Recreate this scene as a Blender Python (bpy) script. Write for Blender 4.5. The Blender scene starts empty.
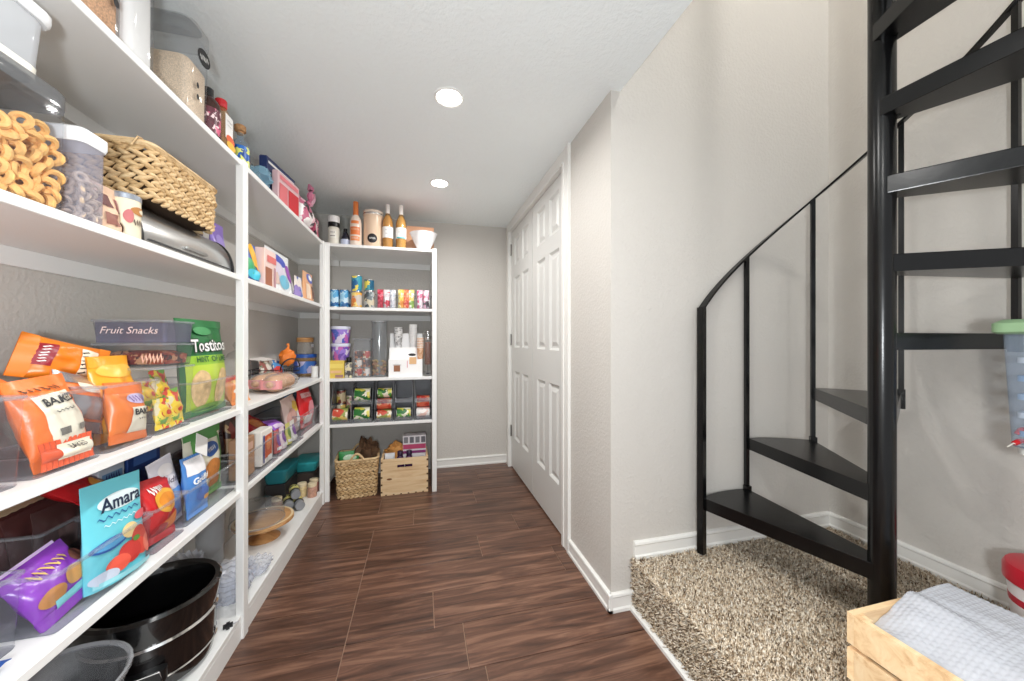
import bpy, math, random
from mathutils import Vector, Matrix, Euler, noise
PI = math.pi
scene = bpy.context.scene
C = scene.collection

# ---------------------------------------------------------------- camera
F_PX, CAM_H = 357.0, 1.10
YAW = math.atan(90.0 / F_PX)
cam_data = bpy.data.cameras.new('camera')
cam_data.sensor_width = 36.0
cam_data.lens = 36.0 * F_PX / 1024.0
cam_data.clip_start = 0.02
cam = bpy.data.objects.new('camera', cam_data)
cam.location = (0, 0, CAM_H)
cam.rotation_euler = (PI / 2, 0, -YAW)
C.objects.link(cam)
scene.camera = cam

# ---------------------------------------------------------------- world, light, exposure
world = bpy.data.worlds.new('world')
scene.world = world
world.use_nodes = True
wbg = world.node_tree.nodes['Background']
wbg.inputs[0].default_value = (0.96, 0.98, 1.0, 1)
wbg.inputs[1].default_value = 0.42
scene.view_settings.view_transform = 'Standard'
scene.view_settings.look = 'None'
scene.view_settings.gamma = 1.0
scene.view_settings.use_curve_mapping = False
scene.view_settings.exposure = 0.95
CAN_POWER = 3.6
FILL_POWER = 30.0
ld_f = bpy.data.lights.new('camera_fill', 'POINT'); ld_f.energy = FILL_POWER; ld_f.shadow_soft_size = .06; ld_f.color = (.93, .97, 1.0)  # added fill light beside the camera, mainly to lift the ceiling
lo_f = bpy.data.objects.new('camera_fill', ld_f); lo_f.location = (-.05, -.28, 1.08); C.objects.link(lo_f)
STAIR_POWER = 30.0
scene.cycles.max_bounces = 10
scene.cycles.diffuse_bounces = 5
scene.cycles.glossy_bounces = 3
scene.cycles.transmission_bounces = 6
scene.cycles.transparent_max_bounces = 24
scene.cycles.caustics_reflective = False
scene.cycles.caustics_refractive = False

# ---------------------------------------------------------------- materials
def lin(c):
    out = []
    for x in c[:3]:
        x = x / 255.0
        out.append(x / 12.92 if x <= 0.04045 else ((x + 0.055) / 1.055) ** 2.4)
    return (*out, 1.0)

MATS = {}
def new_mat(name):
    m = bpy.data.materials.new(name)
    m.use_nodes = True
    nt = m.node_tree
    b = nt.nodes['Principled BSDF']
    return m, nt, b

def pmat(col, rough=0.5, metal=0.0, vary=0.0, vscale=30.0, bump=0.0, bscale=80.0, spec=0.5, coat=0.0, trans=None):
    """plain procedural material: a colour with optional noise variation and fine relief"""
    key = ('p', tuple(col), rough, metal, vary, vscale, bump, bscale, spec, coat)
    if key in MATS: return MATS[key]
    m, nt, b = new_mat('paint_%d_%d_%d' % tuple(col[:3]))
    b.inputs['Roughness'].default_value = rough
    b.inputs['Metallic'].default_value = metal
    b.inputs['Specular IOR Level'].default_value = spec
    b.inputs['Coat Weight'].default_value = coat
    L = nt.links
    tc = nt.nodes.new('ShaderNodeTexCoord')
    c = lin(col)
    if vary > 0:
        n = nt.nodes.new('ShaderNodeTexNoise'); n.inputs['Scale'].default_value = vscale
        n.inputs['Detail'].default_value = 5
        r = nt.nodes.new('ShaderNodeValToRGB')
        r.color_ramp.elements[0].position = 0.3; r.color_ramp.elements[1].position = 0.7
        r.color_ramp.elements[0].color = (*[max(0, x * (1 - vary)) for x in c[:3]], 1)
        r.color_ramp.elements[1].color = (*[min(1, x * (1 + vary)) for x in c[:3]], 1)
        L.new(tc.outputs['Object'], n.inputs['Vector']); L.new(n.outputs['Fac'], r.inputs['Fac'])
        L.new(r.outputs['Color'], b.inputs['Base Color'])
    else:
        b.inputs['Base Color'].default_value = c
    if bump > 0:
        n2 = nt.nodes.new('ShaderNodeTexNoise'); n2.inputs['Scale'].default_value = bscale
        n2.inputs['Detail'].default_value = 3
        bp = nt.nodes.new('ShaderNodeBump'); bp.inputs['Strength'].default_value = bump
        bp.inputs['Distance'].default_value = 0.004
        L.new(tc.outputs['Object'], n2.inputs['Vector']); L.new(n2.outputs['Fac'], bp.inputs['Height'])
        L.new(bp.outputs['Normal'], b.inputs['Normal'])
    MATS[key] = m
    return m

def printmat(cols, scale=25.0, rough=0.35, stretch=(1, 1, 1), metal=0.0):
    """busy printed packaging: colour cells"""
    key = ('v', tuple(map(tuple, cols)), scale, rough, stretch)
    if key in MATS: return MATS[key]
    m, nt, b = new_mat('print_%d' % len(MATS))
    L = nt.links
    tc = nt.nodes.new('ShaderNodeTexCoord')
    mp = nt.nodes.new('ShaderNodeMapping'); mp.inputs['Scale'].default_value = stretch
    nz = nt.nodes.new('ShaderNodeTexNoise'); nz.inputs['Scale'].default_value = scale * 0.8
    mx = nt.nodes.new('ShaderNodeMix'); mx.data_type = 'VECTOR'; mx.inputs['Factor'].default_value = 0.06
    v = nt.nodes.new('ShaderNodeTexVoronoi'); v.inputs['Scale'].default_value = scale
    sep = nt.nodes.new('ShaderNodeSeparateColor')
    r = nt.nodes.new('ShaderNodeValToRGB'); r.color_ramp.interpolation = 'CONSTANT'
    els = r.color_ramp.elements
    while len(els) < len(cols): els.new(0.5)
    for i, c in enumerate(cols):
        els[i].position = i / len(cols); els[i].color = lin(c)
    L.new(tc.outputs['Object'], mp.inputs['Vector'])
    L.new(mp.outputs['Vector'], nz.inputs['Vector'])
    L.new(mp.outputs['Vector'], mx.inputs[4]); L.new(nz.outputs['Color'], mx.inputs[5])
    L.new(mx.outputs[1], v.inputs['Vector'])
    L.new(v.outputs['Color'], sep.inputs['Color']); L.new(sep.outputs[0], r.inputs['Fac'])
    L.new(r.outputs['Color'], b.inputs['Base Color'])
    b.inputs['Roughness'].default_value = rough
    b.inputs['Metallic'].default_value = metal
    MATS[key] = m
    return m

def clearmat(tint=(240, 242, 245), haze=0.0, gloss=0.9, hazecol=(235, 238, 242)):
    """clear plastic or glass: see-through with fresnel gloss and a little haze"""
    key = ('c', tuple(tint), haze, gloss, tuple(hazecol))
    if key in MATS: return MATS[key]
    m = bpy.data.materials.new('clear_%d' % len(MATS)); m.use_nodes = True
    nt = m.node_tree; nt.nodes.clear(); L = nt.links
    out = nt.nodes.new('ShaderNodeOutputMaterial')
    t = nt.nodes.new('ShaderNodeBsdfTransparent'); t.inputs[0].default_value = lin([255 - (255-q)*.42 for q in tint])
    d = nt.nodes.new('ShaderNodeBsdfDiffuse'); d.inputs[0].default_value = lin(hazecol)
    mh = nt.nodes.new('ShaderNodeMixShader'); mh.inputs[0].default_value = haze
    g = nt.nodes.new('ShaderNodeBsdfGlossy'); g.inputs['Roughness'].default_value = 0.08
    lw = nt.nodes.new('ShaderNodeLayerWeight'); lw.inputs['Blend'].default_value = 0.5
    fr = nt.nodes.new('ShaderNodeMath'); fr.operation = 'POWER'; fr.inputs[1].default_value = 4.0
    L.new(lw.outputs['Facing'], fr.inputs[0])
    mul = nt.nodes.new('ShaderNodeMath'); mul.operation = 'MULTIPLY_ADD'; mul.inputs[1].default_value = gloss*.55; mul.inputs[2].default_value = .035*gloss
    mg = nt.nodes.new('ShaderNodeMixShader')
    L.new(t.outputs[0], mh.inputs[1]); L.new(d.outputs[0], mh.inputs[2])
    L.new(fr.outputs[0], mul.inputs[0]); L.new(mul.outputs[0], mg.inputs[0])
    L.new(mh.outputs[0], mg.inputs[1]); L.new(g.outputs[0], mg.inputs[2])
    L.new(mg.outputs[0], out.inputs['Surface'])
    MATS[key] = m
    return m

def wall_mat(name, col, strength=0.35, scale=70.0):
    m, nt, b = new_mat(name); L = nt.links
    tc = nt.nodes.new('ShaderNodeTexCoord')
    n = nt.nodes.new('ShaderNodeTexNoise'); n.inputs['Scale'].default_value = scale; n.inputs['Detail'].default_value = 4
    r = nt.nodes.new('ShaderNodeValToRGB'); r.color_ramp.elements[0].position = 0.42; r.color_ramp.elements[1].position = 0.62
    bp = nt.nodes.new('ShaderNodeBump'); bp.inputs['Strength'].default_value = strength; bp.inputs['Distance'].default_value = 0.004
    n2 = nt.nodes.new('ShaderNodeTexNoise'); n2.inputs['Scale'].default_value = 1.7
    r2 = nt.nodes.new('ShaderNodeValToRGB')
    c = lin(col)
    r2.color_ramp.elements[0].color = (*[x * 0.97 for x in c[:3]], 1); r2.color_ramp.elements[1].color = (*[x * 1.03 for x in c[:3]], 1)
    L.new(tc.outputs['Object'], n.inputs['Vector']); L.new(tc.outputs['Object'], n2.inputs['Vector'])
    L.new(n.outputs['Fac'], r.inputs['Fac']); L.new(r.outputs['Color'], bp.inputs['Height'])
    L.new(n2.outputs['Fac'], r2.inputs['Fac']); L.new(r2.outputs['Color'], b.inputs['Base Color'])
    L.new(bp.outputs['Normal'], b.inputs['Normal'])
    b.inputs['Roughness'].default_value = 0.6
    b.inputs['Specular IOR Level'].default_value = 0.3
    return m

def wood_mat(name, dark, mid, light, grain=(2.0, 26.0, 26.0), rough=0.4, rnd=True, bump=0.25, contrast=(0.25, 0.5, 0.78)):
    m, nt, b = new_mat(name); L = nt.links
    tc = nt.nodes.new('ShaderNodeTexCoord')
    mp = nt.nodes.new('ShaderNodeMapping'); mp.inputs['Scale'].default_value = grain
    src = tc.outputs['Object']
    if rnd:
        oi = nt.nodes.new('ShaderNodeObjectInfo')
        ml = nt.nodes.new('ShaderNodeMath'); ml.operation = 'MULTIPLY'; ml.inputs[1].default_value = 37.0
        ad = nt.nodes.new('ShaderNodeVectorMath'); ad.operation = 'ADD'
        L.new(oi.outputs['Random'], ml.inputs[0])
        L.new(src, ad.inputs[0]); L.new(ml.outputs[0], ad.inputs[1]); src = ad.outputs[0]
    L.new(src, mp.inputs['Vector'])
    n = nt.nodes.new('ShaderNodeTexNoise'); n.inputs['Scale'].default_value = 1.0; n.inputs['Detail'].default_value = 9
    n.inputs['Roughness'].default_value = 0.62; n.inputs['Distortion'].default_value = 0.7
    r = nt.nodes.new('ShaderNodeValToRGB')
    e = r.color_ramp.elements
    e[0].position = contrast[0]; e[0].color = lin(dark); e[1].position = contrast[2]; e[1].color = lin(light)
    k = e.new(contrast[1]); k.color = lin(mid)
    L.new(mp.outputs['Vector'], n.inputs['Vector']); L.new(n.outputs['Fac'], r.inputs['Fac'])
    if rnd:
        hs = nt.nodes.new('ShaderNodeHueSaturation')
        mr = nt.nodes.new('ShaderNodeMapRange'); mr.inputs[3].default_value = 0.85; mr.inputs[4].default_value = 1.15
        L.new(oi.outputs['Random'], mr.inputs[0]); L.new(mr.outputs[0], hs.inputs['Value'])
        L.new(r.outputs['Color'], hs.inputs['Color']); L.new(hs.outputs['Color'], b.inputs['Base Color'])
    else:
        L.new(r.outputs['Color'], b.inputs['Base Color'])
    bp = nt.nodes.new('ShaderNodeBump'); bp.inputs['Strength'].default_value = bump; bp.inputs['Distance'].default_value = 0.002
    L.new(n.outputs['Fac'], bp.inputs['Height']); L.new(bp.outputs['Normal'], b.inputs['Normal'])
    b.inputs['Roughness'].default_value = rough
    return m

def emit_mat(name, col, strength):
    m = bpy.data.materials.new(name); m.use_nodes = True
    nt = m.node_tree; nt.nodes.clear()
    o = nt.nodes.new('ShaderNodeOutputMaterial'); e = nt.nodes.new('ShaderNodeEmission')
    e.inputs[0].default_value = lin(col); e.inputs[1].default_value = strength
    nt.links.new(e.outputs[0], o.inputs['Surface'])
    return m

WALL = wall_mat('wall_paint', (206, 202, 196), 0.2, 85)
CEIL = wall_mat('ceiling_paint', (245, 251, 252), 0.22, 70)
WHITE = pmat((238, 238, 236), 0.38, bump=0.05, bscale=20)
TRIM = pmat((236, 235, 231), 0.4)
DOORM = pmat((217, 217, 214), 0.42)
BLACK = pmat((7, 7, 8), 0.24, vary=0.3, vscale=14, spec=.4, bump=.05, bscale=50)
BLACKPL = pmat((14, 14, 15), 0.35)
STEEL = pmat((196, 196, 194), 0.25, metal=1.0)
CHROME = pmat((225, 225, 225), 0.12, metal=1.0)
CLEAR = clearmat((238, 240, 244), 0.02)
CLEARH = clearmat((225, 228, 234), 0.12)
SMOKE = clearmat((196, 198, 204), 0.04)
FROST = clearmat((226, 229, 236), 0.45, 0.6)
GLASS = clearmat((236, 240, 240), 0.0, 1.0)
INK = pmat((28, 27, 30), 0.5)
INKW = pmat((244, 243, 240), 0.5)

# ---------------------------------------------------------------- mesh helpers
class MB:
    def __init__(s): s.v = []; s.f = []
    def box(s, x0, x1, y0, y1, z0, z1):
        n = len(s.v)
        s.v += [(x0,y0,z0),(x1,y0,z0),(x1,y1,z0),(x0,y1,z0),(x0,y0,z1),(x1,y0,z1),(x1,y1,z1),(x0,y1,z1)]
        s.f += [tuple(n+i for i in q) for q in ((0,3,2,1),(4,5,6,7),(0,1,5,4),(1,2,6,5),(2,3,7,6),(3,0,4,7))]
        return s
    def loft(s, rings, cap0=True, cap1=True, closed=True):
        n = len(s.v); k = len(rings[0])
        for r in rings: s.v += [tuple(p) for p in r]
        m = k if closed else k - 1
        for i in range(len(rings) - 1):
            for j in range(m):
                a = n + i*k + j; b = n + i*k + (j+1) % k
                s.f.append((a, b, b + k, a + k))
        if cap0: s.f.append(tuple(n + j for j in range(k))[::-1])
        if cap1: s.f.append(tuple(n + (len(rings)-1)*k + j for j in range(k)))
        return s
    def lathe(s, prof, segs=20, c=(0,0,0), cap0=True, cap1=True, sx=1.0, sy=1.0):
        rings = []
        for r, z in prof:
            rings.append([(c[0]+sx*r*math.cos(2*PI*j/segs), c[1]+sy*r*math.sin(2*PI*j/segs), c[2]+z) for j in range(segs)])
        return s.loft(rings, cap0, cap1)
    def rloft(s, secs, c=(0,0,0), k=3, cap0=True, cap1=True):
        """secs: (z, w, d, r) rounded rectangles"""
        return s.loft([[(c[0]+x, c[1]+y, c[2]+z) for x, y in rrect(w, d, r, k)] for z, w, d, r in secs], cap0, cap1)
    def tube(s, pts, r, segs=8, cap=True):
        pts = [Vector(p) for p in pts]; rings = []
        up = Vector((0, 0, 1))
        for i, p in enumerate(pts):
            d = (pts[min(i+1, len(pts)-1)] - pts[max(i-1, 0)]).normalized()
            a = d.cross(up)
            if a.length < 1e-3: a = d.cross(Vector((1, 0, 0)))
            a.normalize(); b = d.cross(a).normalized()
            rr = r[i] if isinstance(r, (list, tuple)) else r
            rings.append([tuple(p + a*rr*math.cos(2*PI*j/segs) + b*rr*math.sin(2*PI*j/segs)) for j in range(segs)])
        return s.loft(rings, cap, cap)
    def ellipsoid(s, c, a, axes=None, nu=8, nv=5):
        """a: three radii, axes: 3x3 matrix rows"""
        M = axes or Matrix.Identity(3); rings = []
        for i in range(nv + 1):
            t = PI * (0.04 + 0.92 * i / nv)
            rings.append([tuple(Vector(c) + M @ Vector((a[0]*math.sin(t)*math.cos(2*PI*j/nu), a[1]*math.sin(t)*math.sin(2*PI*j/nu), -a[2]*math.cos(t)))) for j in range(nu)])
        return s.loft(rings)
    def build(s, name, mat, parent=None, smooth=False, loc=None, rot=None, kind=None):
        me = bpy.data.meshes.new(name)
        me.from_pydata(s.v, [], s.f)
        me.materials.append(mat)
        if smooth:
            me.polygons.foreach_set('use_smooth', [True] * len(me.polygons))
            try: me.set_sharp_from_angle(angle=math.radians(42))
            except Exception: pass
        me.update()
        return link(name, me, parent, loc, rot, kind)

def link(name, data, parent=None, loc=None, rot=None, kind=None):
    o = bpy.data.objects.new(name, data); C.objects.link(o)
    if parent: o.parent = parent
    if loc is not None: o.location = loc
    if rot is not None: o.rotation_euler = rot
    if kind: o['kind'] = kind
    return o

def rrect(w, d, r, k=3):
    r = min(r, w/2 - 1e-4, d/2 - 1e-4); pts = []
    for cx, cy, a0 in ((w/2-r, d/2-r, 0), (-w/2+r, d/2-r, PI/2), (-w/2+r, -d/2+r, PI), (w/2-r, -d/2+r, 1.5*PI)):
        for i in range(k + 1):
            a = a0 + PI/2*i/k; pts.append((cx + r*math.cos(a), cy + r*math.sin(a)))
    return pts

def root(name, label, cat, loc, rot=0.0, group=None):
    o = link(name, None, None, loc, rot if isinstance(rot, (tuple, list)) else (0, 0, rot))
    o.empty_display_size = 0.03
    return tag(o, label, cat, group)
def tag(o, label, cat, group=None):
    o['label'] = label; o['category'] = cat
    if group: o['group'] = group
    return o
def struct(name, mb, mat, parent=None, smooth=False):
    o = mb.build(name, mat, parent, smooth)
    if not parent: o['kind'] = 'structure'
    return o

_txt = {}
def text_data(s, size, shear=0.0, bold=0.0):
    cu = bpy.data.curves.new('txt', 'FONT'); cu.body = s; cu.size = size
    cu.align_x = 'CENTER'; cu.align_y = 'CENTER'; cu.shear = shear; cu.offset = bold
    cu.resolution_u = 3
    ob = bpy.data.objects.new('txt', cu); C.objects.link(ob)
    bpy.context.view_layer.update()
    me = bpy.data.meshes.new_from_object(ob.evaluated_get(bpy.context.evaluated_depsgraph_get()))
    vs = [tuple(v.co) for v in me.vertices]; fs = [tuple(p.vertices) for p in me.polygons]
    bpy.data.objects.remove(ob); bpy.data.curves.remove(cu); bpy.data.meshes.remove(me)
    return vs, fs

def decal(parent, surf, kind, cx, cz, a, b, mat, text=None, eps=0.0012, rot=0.0, shear=0.0, bold=0.0, name=None):
    """flat print that follows the front surface y = surf(x, z) of its parent"""
    mb = MB()
    if kind == 'text':
        vs, fs = text_data(text, a, shear, bold); mb.f = fs
        pts = [(v[0], v[1]) for v in vs]
    elif kind == 'ellipse':
        pts = [(0, 0)]; n = 24; nr = 6
        for i in range(1, nr + 1):
            for j in range(n): pts.append((a*i/nr*math.cos(2*PI*j/n), b*i/nr*math.sin(2*PI*j/n)))
        for j in range(n):
            mb.f.append((0, 1 + j, 1 + (j+1) % n))
            for i in range(nr - 1):
                p, q = 1 + i*n + j, 1 + i*n + (j+1) % n
                mb.f.append((p, p + n, q + n, q))
    else:
        n = 14; pts = [(-a/2 + a*i/n, -b/2 + b*j/n) for i in range(n+1) for j in range(n+1)]
        for i in range(n):
            for j in range(n):
                p = i*(n+1) + j; mb.f.append((p, p+n+1, p+n+2, p+1))
    if kind == 'script':      # an illegible handwritten or printed line
        mb.f = []; pts = []; n = 28
        for i in range(n + 1):
            x = -a/2 + a*i/n; zz = b*.5*math.sin(i*1.35 + .4*math.sin(i*.9))
            pts += [(x, zz - b*.16), (x + b*.12, zz + b*.16)]
        for i in range(n): mb.f.append((2*i, 2*i+2, 2*i+3, 2*i+1))
    cr, sr = math.cos(rot), math.sin(rot)
    for x, z in pts:
        X = cx + x*cr - z*sr; Z = cz + x*sr + z*cr
        mb.v.append((X, surf(X, Z) - eps, Z))
    return mb.build(name or ('lettering' if kind in ('text', 'script') else 'printed_panel'), mat, parent, True)
# ================================================================ the setting
XL, XR, YB, YA, XS, ZC, ZP, YE = -0.95, 0.745, 3.15, 1.31, 1.92, 2.12, 0.205, -0.75
struct('wall_left', MB().box(XL-.1, XL, YE, YB+.1, 0, ZC), WALL)
struct('wall_back', MB().box(XL, XR+.1, YB, YB+.1, 0, ZC), WALL)
struct('wall_right', MB().box(XR, XR+.1, YA+.1, 1.80, 0, ZC).box(XR, XR+.1, 3.03, YB, 0, ZC).box(XR, XR+.1, 1.80, 3.03, 2.05, ZC), WALL)
struct('wall_stairwell', MB().box(XR, XS+.1, YA, YA+.1, 0, 4.4), WALL)
struct('wall_stair_side', MB().box(XS, XS+.1, YE, YA, 0, 4.4), WALL)
struct('ceiling', MB().box(XL-.1, .787, YE, YA, ZC, ZC+.28).box(XL-.1, XR, YA, YB+.1, ZC, ZC+.28), CEIL)

struct('ceiling_upper', MB().box(-.1, XS+.1, YE, YA+.1, 4.4, 4.5), CEIL)
struct('wall_upper', MB().box(.687, .787, YE, YA, ZC+.28, 4.4), WALL)

# floor: wood-look planks, each a piece of its own
FLOORW = wood_mat('plank_wood', (44, 29, 23), (96, 66, 52), (150, 112, 91), (3.0, 34, 34), 0.33, bump=0.2, contrast=(0.28, 0.5, 0.76))
floor = struct('floor', MB().box(XL, XR+.1, YE, YB, -.06, -.004), pmat((150, 120, 100), 0.7))
random.seed(5)
joints = {0: [-.27, .154], 1: [-.27, .046], 2: [-.27, .67], 3: [-.27, .30], 4: [-.27, .55], 5: [-.575, -.05], 6: [-.27, .36], 7: [-.41, .2]}
for k in range(-9, 10):
    y0 = 1.195 + .203*k; y1 = y0 + .203
    y1 = min(y1, YB)
    if y0 >= YB: continue
    xs = [XL] + joints.get(k, [-.27 + random.uniform(0, .02), random.uniform(.1, .6)]) + [.835]
    for a, b in zip(xs[:-1], xs[1:]):
        g = .0016
        MB().rloft([(-.004, b-a-2*g, y1-y0-2*g, .0015), (-.0007, b-a-2*g, y1-y0-2*g, .0015), (0, b-a-2*g-.0014, y1-y0-2*g-.0014, .0012)], (0, 0, 0), 1).build('plank', FLOORW, floor, loc=((a+b)/2, (y0+y1)/2, 0))

# raised carpeted platform under the spiral stair
struct('floor_platform', MB().box(.842, XS, YE, YA, 0, ZP-.012), pmat((120, 104, 86), 0.95))
def carpet():
    import numpy as np
    rng = np.random.default_rng(3)
    def tufts(n, base, normal):
        h = rng.uniform(.008, .012, (n, 1)); lean = rng.normal(0, .0045, (n, 3))
        r = rng.uniform(.0024, .0038, (n, 1))
        nrm = np.broadcast_to(np.array(normal, float), (n, 3))
        t1 = np.cross(nrm, [0, 1, 0] if abs(normal[1]) < .5 else [1, 0, 0]); t1 /= np.linalg.norm(t1, axis=1, keepdims=True)
        t2 = np.cross(nrm, t1)
        a0 = rng.uniform(0, 2*PI, (n, 1)); vs = []
        for j in range(3):
            a = a0 + 2*PI*j/3; vs.append(base + r*(np.cos(a)*t1 + np.sin(a)*t2))
        tip = base + nrm*h + lean
        tw = rng.normal(0, 1, (n, 3)); tw /= np.linalg.norm(tw, axis=1, keepdims=True)
        vs.append(tip + tw*.0013); vs.append(tip - tw*.0013)
        V = np.stack(vs, 1)
        b = (np.arange(n)*5)[:, None]
        Fq = np.concatenate([b + np.array([[0, 1, 3]]), b + np.array([[1, 4, 3]]), b + np.array([[1, 2, 4]]), b + np.array([[2, 0, 4]]), b + np.array([[0, 3, 4]])], 0)
        return V.reshape(-1, 3), Fq
    n = 80000
    p = np.stack([rng.uniform(.846, XS-.004, n), rng.uniform(-.05, YA-.003, n), np.full(n, ZP-.012)], 1)
    V1, F1 = tufts(n, p, (0, 0, 1))
    n2 = 9000
    p2 = np.stack([np.full(n2, .842), rng.uniform(-.05, YA-.003, n2), rng.uniform(.012, ZP-.008, n2)], 1)
    V2, F2 = tufts(n2, p2, (-.9, 0, .3))
    n3 = 2500
    p3 = np.stack([rng.uniform(.842, .85, n3), rng.uniform(-.05, YA-.003, n3), np.full(n3, ZP-.012)], 1)
    V3, F3 = tufts(n3, p3, (-.6, 0, .8))
    V = np.concatenate([V1, V2, V3]); F = np.concatenate([F1, F2 + len(V1), F3 + len(V1) + len(V2)])
    me = bpy.data.meshes.new('carpet_pile')
    me.vertices.add(len(V)); me.vertices.foreach_set('co', V.astype('f').ravel())
    me.loops.add(F.size); me.loops.foreach_set('vertex_index', F.astype('i').ravel())
    me.polygons.add(len(F)); me.polygons.foreach_set('loop_start', np.arange(0, F.size, 3, dtype='i'))
    me.update(calc_edges=True); me.validate()
    m, nt, b = new_mat('carpet_yarn'); L = nt.links
    tc = nt.nodes.new('ShaderNodeTexCoord')
    v = nt.nodes.new('ShaderNodeTexVoronoi'); v.inputs['Scale'].default_value = 150
    sp = nt.nodes.new('ShaderNodeSeparateColor')
    r = nt.nodes.new('ShaderNodeValToRGB'); e = r.color_ramp.elements
    cols = [(0, (104, 86, 68)), (.12, (166, 144, 118)), (.35, (212, 192, 166)), (.65, (234, 219, 197)), (1, (248, 240, 226))]
    e[0].color = lin(cols[0][1]); e[1].color = lin(cols[-1][1])
    for q, c in cols[1:-1]: k = e.new(q); k.color = lin(c)
    L.new(tc.outputs['Object'], v.inputs['Vector']); L.new(v.outputs['Color'], sp.inputs['Color'])
    L.new(sp.outputs[0], r.inputs['Fac']); L.new(r.outputs['Color'], b.inputs['Base Color'])
    b.inputs['Roughness'].default_value = 0.95; b.inputs['Specular IOR Level'].default_value = 0.1
    me.materials.append(m)
    o = link('carpet_pile', me, kind='stuff')
    tag(o, 'speckled beige and brown carpet pile on the raised stair landing', 'carpet')
carpet()

# baseboards and trim
def base_profile(mb, p0, p1, nx, ny, z0, h=.075):
    """baseboard from p0 to p1, (nx, ny) points into the room; body, bead, shoe"""
    ln = []
    for t, z in ((0, 0), (.016, 0), (.016, .012), (.011, .018), (.011, h-.018), (.015, h-.012), (.013, h-.004), (.006, h), (0, h)):
        ln.append((t, z))
    rings = [[(p[0] + nx*t, p[1] + ny*t, z0 + z) for t, z in ln] for p in (p0, p1)]
    return mb.loft(rings)
struct('baseboard_back', base_profile(MB(), (XR, YB), (.10, YB), 0, -1, 0), TRIM)
struct('baseboard_right', base_profile(MB(), (XR, YA-.016), (XR, 1.712), -1, 0, 0), TRIM)
struct('baseboard_corner', base_profile(MB(), (.842, YA), (XR-.016, YA), 0, -1, 0), TRIM)
struct('baseboard_stairwell', base_profile(MB(), (XS, YA), (.848, YA), 0, -1, ZP-.006, .072), TRIM)
struct('baseboard_stair_side', base_profile(MB(), (XS, -.4), (XS, YA), -1, 0, ZP-.006, .072), TRIM)
struct('trim_1', MB().loft([[(x, y, z) for x, z in ((.842, 0), (.822, 0), (.822, .012), (.828, .020), (.842, .022))] for y in (YA-.016, YE)]), TRIM)

# double closet door, each leaf with six raised panels
def door_leaf(n, y0, y1, hinge_y):
    x = XR + .012; w = y1 - y0; yc = (y0+y1)/2
    d = link('door_%d' % n, None, None, (x, yc, .012)); d['kind'] = 'structure'
    W = w/2; H = 2.028; st = .10; mid = .075
    pz = [(.262, .83), (1.03, 1.62), (1.72, 1.955)]
    f = MB()
    T = .035
    f.box(0, T, -W, -W+st, 0, H); f.box(0, T, W-st, W, 0, H); [f.box(0, T, -mid/2, mid/2, q0, q1) for q0, q1 in pz]
    edges = [0] + [q for p in pz for q in p] + [H]
    for i in range(0, len(edges), 2): f.box(0, T, -W+st, W-st, edges[i], edges[i+1])
    f.build('door_slab', DOORM, d)
    for z0, z1 in pz:
        for a, b in ((-W+st, -mid/2), (mid/2, W-st)):
            p = MB(); cy, cz, pw, ph = (a+b)/2, (z0+z1)/2, b-a, z1-z0
            def R(x_, i): return [(x_, cy-pw/2+i, cz-ph/2+i), (x_, cy+pw/2-i, cz-ph/2+i), (x_, cy+pw/2-i, cz+ph/2-i), (x_, cy-pw/2+i, cz+ph/2-i)]
            p.loft([R(.0, 0), R(.012, .014), R(.012, .024), R(.003, .048)], False, True)
            p.build('panel', DOORM, d)
    for hz in (.26, 1.05, 1.83):
        MB().box(-.004, .002, hinge_y-yc-.012, hinge_y-yc+.012, hz, hz+.09).lathe([(.005, hz-.004), (.005, hz+.094)], 8, (-.006, hinge_y-yc, 0)).build('hinge', pmat((150, 148, 144), .35, metal=.9), d)
door_leaf(1, 1.806, 2.408, 1.812)
door_leaf(2, 2.414, 3.022, 3.016)
cs = MB()
for y0, y1, z0, z1 in ((1.722, 1.79, 0, ZC), (3.04, 3.108, 0, ZC), (1.79, 3.04, 2.052, ZC)):
    cs.box(XR-.012, XR, y0, y1, z0, z1)
for y0, y1 in ((1.778, 1.803), (3.027, 3.052)): cs.box(XR-.016, XR+.06, y0, y1, 0, 2.052)
cs.box(XR-.016, XR+.06, 1.803, 3.027, 2.044, 2.058); cs.box(XR-.016, XR, 1.715, 1.73, 0, ZC)
struct('trim_2', cs, TRIM)
struct('closet_dark_sheet', MB().box(XR+.052, XR+.06, 1.80, 3.03, 0, 2.05), pmat((40, 38, 36), .8))  # dark sheet behind the leaves; its colour stands in for the unlit closet

# recessed ceiling lights
LENS = emit_mat('lens_glow', (255, 250, 240), 14)
for i, (y, lab) in enumerate(((1.515, 'round recessed ceiling light with bright lens, nearer the stair corner'), (2.356, 'round recessed ceiling light with bright lens, nearer the back shelves'), (.67, 'round recessed ceiling light over the left shelves'), (-.17, 'round recessed ceiling light further along the hall'))):
    r = root('ceiling_light', lab, 'ceiling light', (.11, y, ZC), 0, 'recessed ceiling lights')
    MB().lathe([(.062, -.0005), (.062, -.004), (.056, -.007), (.05, -.004), (.05, -.0005)], 28, cap0=False, cap1=False).build('trim_ring', WHITE, r, True)
    MB().lathe([(.0495, -.001), (.0495, -.0035), (.03, -.0055), (.002, -.006)], 28).build('lens', LENS, r, True)
    ld = bpy.data.lights.new('can_light', 'AREA'); ld.shape = 'DISK'; ld.size = .09; ld.energy = CAN_POWER; ld.color = (1, .985, .96); ld.spread = math.radians(170)
    lo = link('can_light', ld, r, (0, 0, -.012))
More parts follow.
